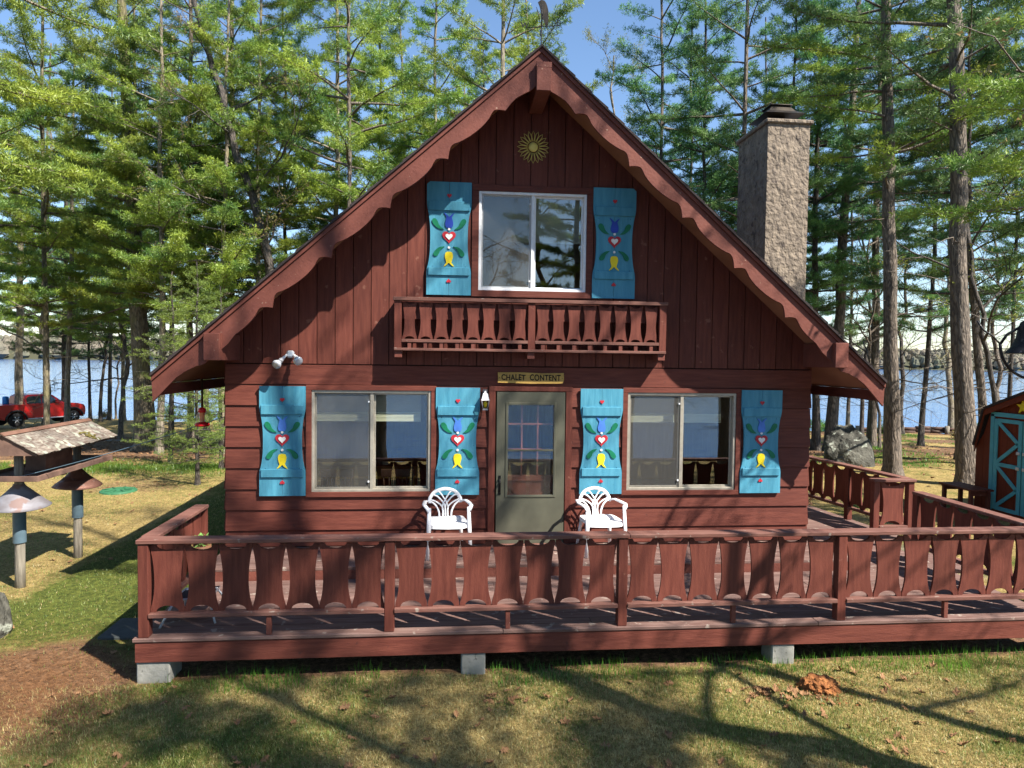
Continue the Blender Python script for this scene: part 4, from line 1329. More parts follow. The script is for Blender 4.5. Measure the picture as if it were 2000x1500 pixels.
# cable from the chalet corner past the feeders
t = thing('cable', 'thin grey cable slanting from the left wall corner past the bird feeder', 'cable', (.79, .3, 2.26))
pts = []
for k in range(25):
    u = k/24; pts.append((.80+(-3.3-.80)*u, .30+(.02-.3)*u, 2.265-1.12*u-.10*math.sin(math.pi*u)))
mb = MB(); mb.tube(pts, .006, 6); mb.build('wire', PVC, t)
mb = MB(); mb.tube([(-3.3, .02, -.1), (-3.3, .02, 1.2)], .03, 8); mb.build('stake', POSTW, t)

# bird feeding station: two posts, tray, hopper, shake roof, conical baffles
t = thing('bird_feeding_station', 'weathered two post bird feeding table with shake roof and cone shaped guards', 'bird feeder', (-1.84, 1.0, 0))
fxx = -1.84
for yy, sl, zt, (cz0, cz1), cr, cm_, lab in ((.26, .60, 1.80, (1.065, 1.36), .345, GALV, 'rust streaked grey cone guard'), (1.65, .60, 1.72, (1.075, 1.34), .325, COPPER, 'copper brown cone guard')):
    mb = MB(); mb.tube([(fxx, yy, -.15), (fxx, yy, .3), (fxx+.008, yy, 1.0), (fxx, yy, zt)], [.062, .058, .057, .05], 12); p = mb.build('post', POSTW, t)
    mb = MB(); mb.lathe((fxx, yy, 0), [(.075, sl), (.075, cz0+.06)], 20); mb.build('pipe_sleeve', PVC, p)
    mb = MB(); n = 32; prof = [(.062, cz1), (.075, cz1-.03), (cr*.55, cz1-.145), (cr*.85, cz0+.045), (cr, cz0), (cr*.985, cz0-.006), (.08, cz1-.05)]
    vs = []
    for r, z in prof:
        for k in range(n):
            a = 2*math.pi*k/n; wob = 1+.03*math.sin(3*a+yy)*(r/cr)
            vs.append((fxx+r*wob*math.cos(a), yy+r*wob*math.sin(a), z+.012*math.sin(2*a)*(r/cr)))
    mb.add(vs, [(i*n+k, i*n+(k+1) % n, (i+1)*n+(k+1) % n, (i+1)*n+k) for i in range(len(prof)-1) for k in range(n)], 0, True)
    mb.build('cone_guard', cm_, p, lab)
MB().bbox(fxx-.36, fxx+.36, .02, 1.9, 1.44, 1.462, .004).build('tray', OLDBOARD, t)
for a, b, c_, d_ in ((fxx-.38, fxx-.361, 0, 1.92), (fxx+.361, fxx+.38, 0, 1.92)): MB().bbox(a, b, c_, d_, 1.43, 1.5, .003).build('tray_edge', OLDBOARD, t)
for c_ in (.0, 1.901): MB().bbox(fxx-.36, fxx+.36, c_, c_+.019, 1.43, 1.5, .003).build('tray_edge', OLDBOARD, t)
MB().bbox(fxx-.13, fxx+.13, .62, 1.28, 1.463, 1.73, .004).build('hopper', OLDBOARD, t)
for s in (-1, 1):
    mb = MB(); mb.prism([(fxx, 2.02), (fxx+s*.40, 1.775), (fxx+s*.40, 1.755), (fxx, 2.0)], -.06, 1.98); mb.build('roof_board', OLDBOARD, t)
    L_ = math.hypot(.42, .255); 
    for row in range(3):
        for k in range(17):
            u0 = row/3; u1 = u0+.40 if row < 2 else 1.03
            y0_ = -.08+k*.122+random.uniform(-.004, .004); y1_ = y0_+.115
            def Q(u, lift): return (fxx+s*.42*u, 2.028-.255*u+lift)
            e = u1+random.uniform(-.02, .03)
            lf = .006*(row+1)
            mb = MB(); mb.prism([Q(u0, lf-.004), Q(e, lf+.008), Q(e, lf+.0), Q(u0, lf-.012)], y0_, y1_); mb.build('shake', OLDWOOD, t)
for yy in (-.055, 1.955):
    mb = MB(); mb.prism([(fxx-.38, 1.765), (fxx+.38, 1.765), (fxx, 2.0)], yy, yy+.02); mb.build('gable_board', OLDBOARD, t)
mb = MB(); mb.prism([(fxx-.05, 2.02), (fxx, 2.058), (fxx+.05, 2.02), (fxx+.04, 2.01), (fxx, 2.04), (fxx-.04, 2.01)], -.09, 2.0); mb.build('ridge_cap', surf('brown_ridge_tin', (.36, .2, .15), (.26, .14, .1), .5, 6, metal=.3), t)
for yy, w in ((1.36, .08),):
    mb = MB()
    for k in range(26):
        a = random.uniform(0, .9); p = Vector((fxx+.42*(.55+.5*random.random()), yy+random.gauss(0, .06), 0)); p.z = 2.05-.255*(p.x-fxx)/.42+.005
        r = random.uniform(.012, .03)
        mb.lathe(p, [(r, 0), (r*.8, r*.5), (0, r*.7)], 6)
    o = mb.build('moss', MOSS, t); o['kind'] = 'stuff'
mb = MB(); mb.bbox(fxx-.2, fxx+.2, .9, 1.0, 1.36, 1.43, .004); mb.build('tray_brace', OLDBOARD, t)

# septic lid
t = thing('access_lid', 'round green plastic lid lying in the left lawn', 'lid', (-3.55, 6.66, 0))
z0 = gz(-3.55, 6.66)
mb = MB(); mb.lathe((-3.55, 6.66, z0), [(.37, -.02), (.37, .035), (.35, .05), (.3, .055), (.28, .045), (.1, .06), (.06, .075), (0, .078)], 36); mb.build('cover', LIDG, t)
mb = MB()
for k in range(8):
    a = k*math.pi/4; mb.tube([(-3.55+.12*math.cos(a), 6.66+.12*math.sin(a), z0+.06), (-3.55+.34*math.cos(a), 6.66+.34*math.sin(a), z0+.055)], .012, 5)
mb.build('rib', LIDG, t)

# dark stone slab and its neighbours by the left deck end
z0 = gz(.1, -1.2)
o = MB().bbox(-.05, .5, -1.5, -.95, z0-.03, z0+.035, .012).build('paving_slab', TILEG); meta(o, 'dark square paving slab in the grass beside the left deck corner', 'slab')


# rocks
def rock(name, loc, size, seed, lab, mat=ROCK, peak=0.0, sub=4, cat='boulder'):
    import bmesh
    bm = bmesh.new(); bmesh.ops.create_icosphere(bm, subdivisions=sub, radius=1)
    r = random.Random(seed); dirs = [Vector((r.gauss(0, 1), r.gauss(0, 1), r.gauss(0, .7))).normalized() for _ in range(13)]
    offs = [r.uniform(.62, .92) for _ in dirs]
    from mathutils import noise as mn
    for v in bm.verts:
        p = v.co.copy()
        for d, o_ in zip(dirs, offs):
            e = p.dot(d)
            if e > o_: p -= d*(e-o_)*.92
        p += p.normalized()*(mn.fractal(p*2.2+Vector((seed, 0, 0)), .6, 2.2, 6)*.12)
        if p.z > 0: 
            k = 1-peak*p.z*.5; p.x *= k; p.y *= k; p.x -= peak*.22*p.z
        v.co = Vector((p.x*size[0], p.y*size[1], p.z*size[2]))
    me = bpy.data.meshes.new(name); bm.to_mesh(me); bm.free(); me.materials.append(mat)
    me.polygons.foreach_set('use_smooth', [sub > 3]*len(me.polygons))
    o = bpy.data.objects.new(name, me); COL.objects.link(o); o.location = loc
    meta(o, lab, cat); return o


zb = gz(16.3, 11.3)
rock('boulder', (16.38, 11.35, zb+.12), (1.0, .8, 1.35), 5, 'big pointed lichen covered boulder beyond the right end of the deck', peak=.95)
rock('boulder', (-1.28, -1.22, .05), (.23, .25, .42), 9, 'grey rock cut by the left edge of the picture', sub=4)
for i, (x, y, s, lb) in enumerate(((20.5, 21.2, .35, 'small pale rock on the bank left of the big boulder'), (24.2, 30.5, .45, 'low grey rock at the waterline seen left of the tall straight pine'), (29.0, 31.2, .3, 'little mossy rock at the shore near the low timber wall'))):
    rock('rock', (x, y, gz(x, y)+.05), (s, s*.8, s*.6), 20+i, lb, sub=3, cat='rock')

# rotten stump mound with crumbs
t = thing('rotten_stump', 'crumbling orange rotten stump mound in the front lawn', 'stump', (7.13, -3.07, 0))
z0 = gz(7.13, -3.07)
import bmesh
bm = bmesh.new(); bmesh.ops.create_icosphere(bm, subdivisions=4, radius=1)
from mathutils import noise as mn
for v in bm.verts:
    p = v.co.copy(); p += p.normalized()*(mn.fractal(p*3+Vector((3, 0, 0)), .7, 2.3, 6)*.32)
    v.co = Vector((p.x*.17, p.y*.14, p.z*.10))
me = bpy.data.meshes.new('mound'); bm.to_mesh(me); bm.free(); me.materials.append(ROT)
o = bpy.data.objects.new('mound', me); COL.objects.link(o); o.parent = t; o.location = (0, 0, z0+.02)
mb = MB()
for k in range(320):
    a = random.uniform(0, 6.28); r = abs(random.gauss(.16, .11)); p = Vector((7.15+r*math.cos(a)*1.3, -3.1+r*math.sin(a)*.9, z0+.012)); s = random.uniform(.005, .014)
    q = [p+Vector((random.gauss(0, s), random.gauss(0, s), random.gauss(0, s*.6))) for _ in range(4)]
    mb.add(q, [(0, 1, 2), (0, 2, 3), (0, 3, 1), (1, 3, 2)])
o = mb.build('crumbs', ROT, t); o['kind'] = 'stuff'

# low bench by the big right tree
t = thing('low_bench', 'low dark red wooden bench in front of the rough barked pine', 'bench', (14.45, 4.15, 0))
zb_ = gz(14.4, 4.1)
for k in range(3): MB().bbox(14.13+k*.165, 14.13+k*.165+.155, 3.62, 4.55, zb_+.5, zb_+.54, .006).build('plank', W_Y, t)
for a in (14.16, 14.53):
    for b in (3.68, 4.42): MB().bbox(a, a+.07, b, b+.07, zb_-.03, zb_+.499, .005).build('leg', W_V, t)
for b in (3.7, 4.43): MB().bbox(14.232, 14.528, b, b+.04, zb_+.4, zb_+.48, .004).build('stretcher', W_V, t)

# barn-style shed: door face looks towards the chalet
t = thing('garden_shed', 'barn red gambrel shed with light blue braced doors', 'shed', (16.0, 2.9, 0))
sx, yc = 14.75, 2.75
def gam(o=0): return [(yc-1.45-o*.6, .0), (yc-1.45-o*.6, 1.35), (yc-1.18-o, 2.13), (yc, 2.62), (yc+1.18+o, 2.13), (yc+1.45+o*.6, 1.35), (yc+1.45+o*.6, .0)]
def clipz(y):
    g = gam()[1:6]
    for (a, za), (b, zb2) in zip(g[:-1], g[1:]):
        if a <= y <= b: return za+(zb2-za)*(y-a)/(b-a)
    return 1.35
mb = MB(); mb.prism(gam(), sx+.03, sx+2.6, 'x'); mb.build('wall', SHEDRED, t)
y = yc-1.45
while y < yc+1.44:
    a, b = y+.004, y+.196
    cs = sorted({a, b} | {c for c in (yc-1.18, yc, yc+1.18) if a < c < b})
    mb = MB()
    for p, q in zip(cs[:-1], cs[1:]): mb.prism([(p, .02), (q, .02), (q, clipz(q)-.01), (p, clipz(p)-.01)], sx, sx+.028, 'x')
    mb.build('board', SHEDRED, t); y += .2
g = gam(.1)
for (a, za), (b, zb2) in zip(g[1:-2], g[2:-1]):
    dy, dz = b-a, zb2-za; l = math.hypot(dy, dz); ny, nz2 = -dz/l, dy/l
    mb = MB(); mb.prism([(a, za), (b, zb2), (b+ny*.05, zb2+nz2*.05), (a+ny*.05, za+nz2*.05)], sx-.09, sx+2.7, 'x'); mb.build('roof_panel', SHINGLE, t)
    mb = MB(); mb.prism([(a, za-.12), (b, zb2-.12), (b, zb2-.004), (a, za-.004)], sx-.075, sx-.05, 'x'); mb.build('rake_board', SHEDRED, t)
# flared eave bracket and doors
for s, y0_ in ((1, 3.83), (-1, 1.72)):
    pass
def sbar(mb, p, q, w, y_off=0.0, th=.022):
    (a, c_), (b, d_) = p, q; dy, dz = b-a, d_-c_; l = math.hypot(dy, dz); n0, n1_ = -dz/l*w/2, dy/l*w/2
    mb.prism([(a+n0, c_+n1_), (b+n0, d_+n1_), (b-n0, d_-n1_), (a-n0, c_-n1_)], sx-.03-y_off, sx-.03-y_off+th, 'x')
def shed_door(ya, yb):
    mb = MB()
    za, zb2 = .13, 1.96
    sbar(mb, (ya+.04, za), (ya+.04, zb2), .08); sbar(mb, (yb-.04, za), (yb-.04, zb2), .08)
    for zz in (za+.03, (za+zb2)/2, zb2-.03): sbar(mb, (ya+.08, zz), (yb-.08, zz), .075)
    m_ = (za+zb2)/2
    if ya > yc-.05:
        segs = (((yb-.08, zb2-.06), (ya+.08, (m_+zb2)/2)), ((ya+.08, (m_+zb2)/2), (yb-.08, m_+.04)), ((yb-.08, m_-.04), (ya+.08, (m_+za)/2)), ((ya+.08, (m_+za)/2), (yb-.08, za+.06)))
    else:
        segs = (((ya+.08, zb2-.06), (yb-.08, (m_+zb2)/2)), ((yb-.08, (m_+zb2)/2), (ya+.08, m_+.04)), ((ya+.08, m_-.04), (yb-.08, (m_+za)/2)), ((yb-.08, (m_+za)/2), (ya+.08, za+.06)))
    for p, q in segs: sbar(mb, p, q, .07, .0015)
    d_ = mb.build('door', SHEDBLUE, t)
    mb = MB(); yh = ya+.06 if ya > yc-.05 else yb-.06
    for zz in (1.0, 1.3): mb.bbox(sx-.06, sx-.03, yh-.035, yh+.035, zz, zz+.06, .006)
    mb.build('latch', CHROME, d_)
shed_door(3.13, 3.80); shed_door(2.43, 3.10)
mb = MB(); 
for (p, q) in (((3.855, .1), (3.855, 2.05)), ((2.375, .1), (2.375, 2.05)), ((2.335, 2.05), (3.895, 2.05))): sbar(mb, p, q, .085, .002)
mb.build('door_frame', SHEDBLUE, t)
st_ = []
for k in range(10):
    a = math.pi/2+k*math.pi/5; r = .15 if k % 2 == 0 else .06; st_.append((3.13+r*math.cos(a), 2.24+r*math.sin(a)))
mb = MB(); mb.prism(st_, sx-.04, sx-.012, 'x'); mb.build('star', P_YEL, t)

# dinner bell on its post
t = thing('yard_bell', 'large black cast iron yard bell in a curved yoke at the right picture edge', 'bell', (11.12, -.9, 0))
bxx, byy = 11.12, -.98
mb = MB(); mb.tube([(bxx+.05, byy, -.2), (bxx+.05, byy, 2.84)], .055, 12); mb.build('post', W_V, t)
mb = MB(); mb.lathe((bxx, byy, 3.20), [(.33, .0), (.32, .02), (.26, .09), (.215, .2), (.195, .32), (.17, .4), (.1, .45), (.04, .46), (.03, .5), (0, .5)], 32)
mb.lathe((bxx, byy, 3.20), [(.33, .0), (.3, .0), (.22, .1), (.18, .3), (0, .42)], 32); mb.build('bell', IRON, t)
def yk(a, r=.39): return (bxx+r*math.cos(a)*.93, byy-r*math.cos(a)*.38, 3.32+r*math.sin(a)*1.15)
mb = MB(); mb.tube([yk(math.pi-.0+k*math.pi/16) for k in range(17)], .03, 8, flat=.6); mb.tube([(bxx+.0, byy, 2.78), (bxx, byy, 2.90)], .045, 10); mb.build('yoke', IRON, t)
mb = MB(); mb.tube([yk(math.pi), (bxx-.3, byy+.12, 3.44), (bxx, byy, 3.67), yk(0)], .018, 8)
mb.tube([yk(math.pi), (bxx-.45, byy+.17, 3.42), (bxx-.55, byy+.21, 3.5), (bxx-.62, byy+.24, 3.62)], .012, 6); mb.build('crank_arm', IRON, t)

# low timber wall at the right shore
t = thing('timber_wall', 'low dark timber retaining wall at the lake edge', 'wall', (33.5, 31.5, -1.3))
p0, p1 = Vector((29.6, 32.0, 0)), Vector((36.6, 30.6, 0))
for k in range(8):
    a = p0.lerp(p1, k/8); b = p0.lerp(p1, (k+.96)/8); zz = gz(a.x, a.y)
    for r_ in range(2):
        mb = MB(); mb.tube([(a.x, a.y, zz+.08+.2*r_), (b.x, b.y, zz+.08+.2*r_)], .1, 8); mb.build('log', surf('old_timber', (.14, .09, .075), (.08, .05, .04), .9, 5, bump=.3) if k+r_ == 0 else bpy.data.materials['old_timber'], t)
for k in (0, 3, 6):
    a = p0.lerp(p1, k/8); mb = MB(); mb.tube([(a.x-.05, a.y-.2, gz(a.x, a.y)-.2), (a.x-.05, a.y-.2, gz(a.x, a.y)+.5)], .13, 8); mb.build('post', POSTW, t)
# snag post behind the boulder
o = MB().tube([(24.2, 24.3, -1.3), (24.25, 24.3, .2), (24.3, 24.3, .55)], [.11, .1, .07], 8).build('dead_stump', POSTW); meta(o, 'thin broken dead trunk behind the boulder', 'stump')

# ------------------------------------------------------------------ red pickup truck
rear = Vector((-21.3, 32.35, 0)); front = Vector((-19.6, 34.95, 0)); dd = front-rear
ang = math.atan2(dd.y, dd.x)
zt_ = gz(-20.2, 34)
zt_ = -1.17
t = thing('pickup_truck', 'red four door pickup truck with black wheel flares parked by the lake', 'truck', (rear.x, rear.y, zt_), None, 0)
t.rotation_euler = (0, 0, ang); OFF[t.name] = Vector((0, 0, 0))
WB = dd.length; k_ = WB/3.25
def tp(pts): return [(a*k_, c) for a, c in pts]
def wheelarch(c, r, n=9): return [(c+r*math.cos(math.pi-math.pi*k/n), .38+r*math.sin(math.pi-math.pi*k/n)*1.0) for k in range(n+1)]
low = [(-1.1, .55)]+wheelarch(0, .5)+wheelarch(3.25, .5)+[(3.95, .5), (4.0, .7), (3.98, .95), (3.88, 1.1), (3.5, 1.2), (2.75, 1.24), (-1.15, 1.26), (-1.18, .8)]
mb = MB(); mb.prism(tp(low), -.92, .92); mb.build('body', TRUCKRED, t)
cab = [(.45, 1.24), (2.75, 1.24), (2.1, 1.74), (1.8, 1.8), (.75, 1.8), (.5, 1.68)]
mb = MB()
n = len(cab); vs = []
for s in (-1, 1):
    for a, c in cab: vs.append((a*k_, s*(.86-.16*(c-1.24)/.56), c))
mb.add(vs, [tuple(range(n)), tuple(reversed(range(n, 2*n)))]+[((i+1) % n, i, n+i, n+(i+1) % n) for i in range(n)])
mb.build('cab', TRUCKRED, t)
for s in (-1, 1):
    for pane in ([(.62, 1.28), (1.4, 1.28), (1.4, 1.7), (.78, 1.7), (.62, 1.62)], [(1.48, 1.28), (2.5, 1.28), (2.02, 1.66), (1.8, 1.7), (1.48, 1.7)]):
        vs = [(a*k_, s*(.872-.16*(c-1.24)/.56), c) for a, c in pane]
        vs += [(a*k_, s*(.855-.16*(c-1.24)/.56), c) for a, c in pane]; n = len(pane)
        mb = MB(); f = [tuple(range(n)), tuple(reversed(range(n, 2*n)))]+[(i, (i+1) % n, n+(i+1) % n, n+i) for i in range(n)]
        mb.add(vs, f); mb.build('side_window', CARGLASS, t)
    for c0 in (0, 3.25):
        mb = MB(); mb.tube([(c0*k_+.54*math.cos(math.pi*k/12), s*.93, .38+.54*math.sin(math.pi*k/12)) for k in range(13)], .055, 8); mb.build('wheel_flare', BLACKP, t)
        mb = MB()
        w_ = [(0, .0), (.2, 0), (.25, .0), (.37, .02), (.39, .06), (.39, .2), (.36, .24), (0, .24)]
        nn = 24; vs = []
        for r, yy in w_:
            for k in range(nn): vs.append((c0*k_+r*math.cos(2*math.pi*k/nn), s*(.93-yy), .39+r*math.sin(2*math.pi*k/nn)))
        mb.add(vs, [(i*nn+k, i*nn+(k+1) % nn, (i+1)*nn+(k+1) % nn, (i+1)*nn+k) for i in range(len(w_)-1) for k in range(nn)], 0, True); wh = mb.build('wheel', RUBBER, t)
        mb = MB()
        for k in range(6):
            a = k*math.pi/3; mb.tube([(c0*k_, s*.937, .39), (c0*k_+.22*math.cos(a), s*.937, .39+.22*math.sin(a))], [.03, .035], 6)
        mb.build('rim', ALLOY, wh)
    mb = MB(); mb.tube([(.55*k_, s*.93, .42), (2.7*k_, s*.93, .42)], .035, 8); mb.build('side_step', CHROME, t)
    mb = MB(); mb.bbox(2.15*k_, 2.32*k_, s*1.0-.09, s*1.0+.09, 1.27, 1.45, .03); mb.build('mirror', TRUCKRED, t)
    mb = MB()
    for xh in (.85, 1.75): mb.bbox(xh*k_, xh*k_+.18, s*.93-.012, s*.93+.012, 1.08, 1.12, .005)
    mb.build('door_handle', BLACKP, t)
    mb = MB(); mb.bbox(3.8*k_, 3.96*k_, s*.7-.17, s*.7+.17, .95, 1.08, .02); mb.build('headlight', ALLOY, t)
mb = MB(); n = 4
vs = [(2.74*k_, -.78, 1.27), (2.74*k_, .78, 1.27), (2.12*k_, .68, 1.72), (2.12*k_, -.68, 1.72)]
mb.add(vs+[(a+.012, b, c+.012) for a, b, c in vs], [(3, 2, 1, 0), (4, 5, 6, 7), (0, 1, 5, 4), (1, 2, 6, 5), (2, 3, 7, 6), (3, 0, 4, 7)]); mb.build('windscreen', CARGLASS, t)
mb = MB(); mb.bbox(3.9*k_, 4.03*k_, -.85, .85, .45, .68, .03); mb.build('bumper', BLACKP, t)
mb = MB(); mb.bbox(3.9*k_, 4.01*k_, -.5, .5, .72, 1.0, .02); mb.build('grille', BLACKP, t)
o = MB(); o.bbox(0, .35, 0, .3, 0, .4, .05)
T_ = t.matrix_basis
o = MB().lathe((0, 0, 0), [(0, 0), (.15, 0), (.16, .03), (.16, .38), (.14, .42), (.05, .45), (0, .45)], 14).build('drum', TURQ)
o.location = Vector((rear.x-dd.normalized().x*.1, rear.y-dd.normalized().y*.1, zt_+1.26)); meta(o, 'blue plastic drum standing in the bed of the red pickup', 'drum')
# ------------------------------------------------------------------ trees
def unit(v): return v/np.maximum(np.linalg.norm(v, axis=-1, keepdims=True), 1e-9)


class Wood:
    """thin branch tubes, three- to six-sided, gathered in numpy arrays"""
    def __init__(s): s.V = []; s.F = []; s.n = 0

    def tube(s, P, R, k=4):
        P = np.asarray(P, float); R = np.asarray(R, float); n = len(P)
        T = unit(np.gradient(P, axis=0)); ref = np.array([.31, .17, .93]) if abs(T[0, 2]) < .9 else np.array([1., 0, 0])
        A = unit(np.cross(T, ref)); Bv = np.cross(T, A)
        w = np.arange(k)*2*np.pi/k
        V = P[:, None]+R[:, None, None]*(np.cos(w)[None, :, None]*A[:, None]+np.sin(w)[None, :, None]*Bv[:, None])
        s.V.append(V.reshape(-1, 3)); I = np.arange(n*k).reshape(n, k)+s.n
        J = np.roll(I, -1, axis=1)
        s.F.append(np.stack([I[:-1].ravel(), J[:-1].ravel(), J[1:].ravel(), I[1:].ravel()], 1)); s.n += n*k

    def mesh(s, name, mat): return fast_mesh(name, np.concatenate(s.V), np.concatenate(s.F), [mat], smooth=True)


def tufts(P, Dd, L, W, nb, rg, spread=.75):
    """needle tufts: nb narrow triangles fanning out of every point"""
    n = len(P)
    R = rg.normal(size=(n, nb, 3)); R = unit(R)
    d = unit(Dd[:, None]*(1-spread)+R*spread+np.array([0, 0, .12]))
    l = L*rg.uniform(.7, 1.25, (n, nb, 1))
    tip = P[:, None]+d*l
    side = unit(np.cross(d, rg.normal(size=(n, nb, 3))))*W
    base = np.repeat(P[:, None], nb, 1)+d*l*.06
    V = np.stack([base-side*.35, tip, base+d*l*.55+side], 2).reshape(-1, 3)
    F_ = np.arange(len(V)).reshape(-1, 3)
    return V, F_


def wander(p, d, L, n, rg, sag=0.0, up=0.0, jit=.12):
    pts = [p]; d = d/np.linalg.norm(d)
    for i in range(n):
        d = d+rg.normal(size=3)*jit+np.array([0, 0, -sag+up*(i/n)]); d = d/np.linalg.norm(d)
        pts.append(pts[-1]+d*L/n)
    return np.array(pts)


def trunk_mesh(name, seed, Ht, mat, flare=1.5, wob=.12, k=14, n=26, twist=None):
    rg = np.random.default_rng(seed)
    z = np.linspace(-.4, Ht, n); z[1] = .0; z[2] = .35
    wx = np.cumsum(rg.normal(size=n))*wob/np.sqrt(n); wy = np.cumsum(rg.normal(size=n))*wob/np.sqrt(n)
    wx -= wx[1]; wy -= wy[1]
    c = np.stack([wx*np.clip(z/4, 0, 1), wy*np.clip(z/4, 0, 1), z], 1)
    r = (1-.72*np.clip(z/Ht, 0, 1))*(1+(flare-1)*np.exp(-np.clip(z, 0, 9)/.28)); r[0] *= 1.15
    w = np.arange(k)*2*np.pi/k
    rad = r[:, None]*(1+.06*rg.normal(size=(n, k))+(.16*np.sin(w*3+seed)+.1*np.sin(w*5+2*seed))[None]*np.exp(-np.clip(z, 0, 9)/.4)[:, None])
    V = np.stack([rad*np.cos(w), rad*np.sin(w), np.zeros((n, k))], 2)      # unit radius; scaled per tree
    I = np.arange(n*k).reshape(n, k); J = np.roll(I, -1, axis=1)
    Fq = np.stack([I[:-1].ravel(), J[:-1].ravel(), J[1:].ravel(), I[1:].ravel()], 1)
    return c, V, Fq, r


def pine(seed, Ht, z0, Lmax, step, dens, crown_mat, bark_mat, low=0, droop=.05, holes=.25, tl=.135, tw=.0165, nb=7):
    """returns (centre line, unit trunk, faces, branch mesh, crown mesh)"""
    rg = np.random.default_rng(seed)
    c, TV, TF, r = trunk_mesh('t', seed, Ht, bark_mat)
    Wd = Wood(); TP = []; TD = []
    z = z0
    def centre(z): return np.array([np.interp(z, c[:, 2], c[:, 0]), np.interp(z, c[:, 2], c[:, 1]), z])
    az = rg.uniform(0, 6.28)
    while z < Ht-.3:
        t = (z-z0)/(Ht-z0)
        env = (np.sin(np.pi*min(1, .22+t*.8))**.7)*(1-.55*t)
        nbn = rg.integers(3, 6)
        for b in range(nbn):
            if rg.random() < holes: continue
            a = az+b*2*np.pi/nbn+rg.normal()*.25
            L = Lmax*env*rg.uniform(.5, 1.25)
            d = np.array([np.cos(a), np.sin(a), rg.uniform(-.05, .28)+.5*t])
            p0 = centre(z+rg.uniform(-.15, .15))
            P = wander(p0, d, L, 7, rg, droop, .16, .07)
            R = np.linspace(.035*L/3+.006, .005, len(P)); Wd.tube(P, R, 4)
            seg = np.linspace(.28, 1, max(4, int(L*3.6)))
            for q in seg:
                p = np.array([np.interp(q*7, np.arange(8), P[:, j]) for j in range(3)])
                dirb = unit(P[min(7, int(q*7)+1)]-P[int(min(6, q*7))])
                sd = np.cross(dirb, [0, 0, 1]); sd = sd/(np.linalg.norm(sd)+1e-6)
                for s in (-1, 1):
                    if rg.random() > dens: continue
                    tl2 = (.25+.42*L*(1-q)*.55)*rg.uniform(.7, 1.2)
                    dt = dirb*.75+sd*s*.8+np.array([0, 0, rg.uniform(-.05, .25)])
                    TPp = wander(p, dt, tl2, 3, rg, .02, .12, .1)
                    if tl2 > .3: Wd.tube(TPp, np.linspace(.007, .003, 4), 3)
                    m = max(4, int(tl2*30))
                    u = rg.uniform(.15, 1.03, m)*3
                    X = np.stack([np.interp(u, np.arange(4), TPp[:, j]) for j in range(3)], 1)+rg.normal(size=(m, 3))*np.array([.05, .05, .028])
                    TP.append(X); TD.append(np.repeat(unit(dt)[None], m, 0))
            m = int(L*9); u = rg.uniform(4.2, 7.05, m)
            TP.append(np.stack([np.interp(u, np.arange(8), P[:, j]) for j in range(3)], 1)+rg.normal(size=(m, 3))*.03); TD.append(np.repeat(unit(P[-1]-P[-2])[None], m, 0))
        z += step*rg.uniform(.7, 1.35); az += 1.1
    for k in range(low):                     # dead snags below the crown
        zz = rg.uniform(1.6, z0+1.5); a = rg.uniform(0, 6.28); L = rg.uniform(.5, 2.2)
        P = wander(centre(zz), np.array([np.cos(a), np.sin(a), rg.uniform(-.2, .25)]), L, 5, rg, .04, 0, .16); Wd.tube(P, np.linspace(.016, .004, 6), 3)
        for j in range(rg.integers(1, 4)):
            q = P[rg.integers(1, 5)]; P2 = wander(q, unit(P[-1]-P[0])+rg.normal(size=3)*.7, L*.35, 3, rg, .03, 0, .2); Wd.tube(P2, np.linspace(.006, .003, 4), 3)
    P = np.concatenate(TP); Dv = np.concatenate(TD)
    V, F_ = tufts(P, Dv, tl, tw, nb, rg)
    return c, TV, TF, Wd.mesh('branches', bark_mat), fast_mesh('crown', V, F_, [crown_mat])


def hardwood(seed, Ht, z0, crown_mat, bark_mat, nleaf=3000, levels=3, fork=None, ls=.035):
    rg = np.random.default_rng(seed)
    c, TV, TF, r = trunk_mesh('t', seed, Ht, bark_mat, wob=.5)
    Wd = Wood(); ends = []
    def centre(z): return np.array([np.interp(z, c[:, 2], c[:, 0]), np.interp(z, c[:, 2], c[:, 1]), z])
    def grow(p, d, L, rad, lv):
        n = 6; P = wander(p, d, L, n, rg, 0, .05, .17); Wd.tube(P, np.linspace(rad, rad*.4, n+1), 5 if lv > 1 else 3)
        if lv == 0: ends.append(P); return
        for i in range(rg.integers(4, 7)):
            q = rg.uniform(.25, 1); pp = np.array([np.interp(q*n, np.arange(n+1), P[:, j]) for j in range(3)])
            dd_ = unit(P[min(n, int(q*n)+1)]-P[int(min(n-1, q*n))])+unit(rg.normal(size=3))*.75; grow(pp, dd_, L*rg.uniform(.35, .6), max(.004, rad*.45), lv-1)
    z = z0; a = rg.uniform(0, 6)
    while z < Ht:
        t = (z-z0)/(Ht-z0); a += 2.4+rg.normal()*.3
        grow(centre(z), np.array([np.cos(a), np.sin(a), .55+.6*t]), (3.6*(1-.6*t))*rg.uniform(.7, 1.15)*Ht/16, .045*(1-.6*t), levels-1)
        z += rg.uniform(.5, 1.1)
    E_ = np.array([e[rg.integers(1, 7)] for e in [ends[i] for i in rg.integers(0, len(ends), nleaf)]])+rg.normal(size=(nleaf, 3))*.07
    V, F_ = tufts(E_, unit(rg.normal(size=(nleaf, 3))), ls*1.6, ls*.6, 3, rg, 1.0)
    return c, TV, TF, Wd.mesh('branches', bark_mat), fast_mesh('crown', V, F_, [crown_mat])


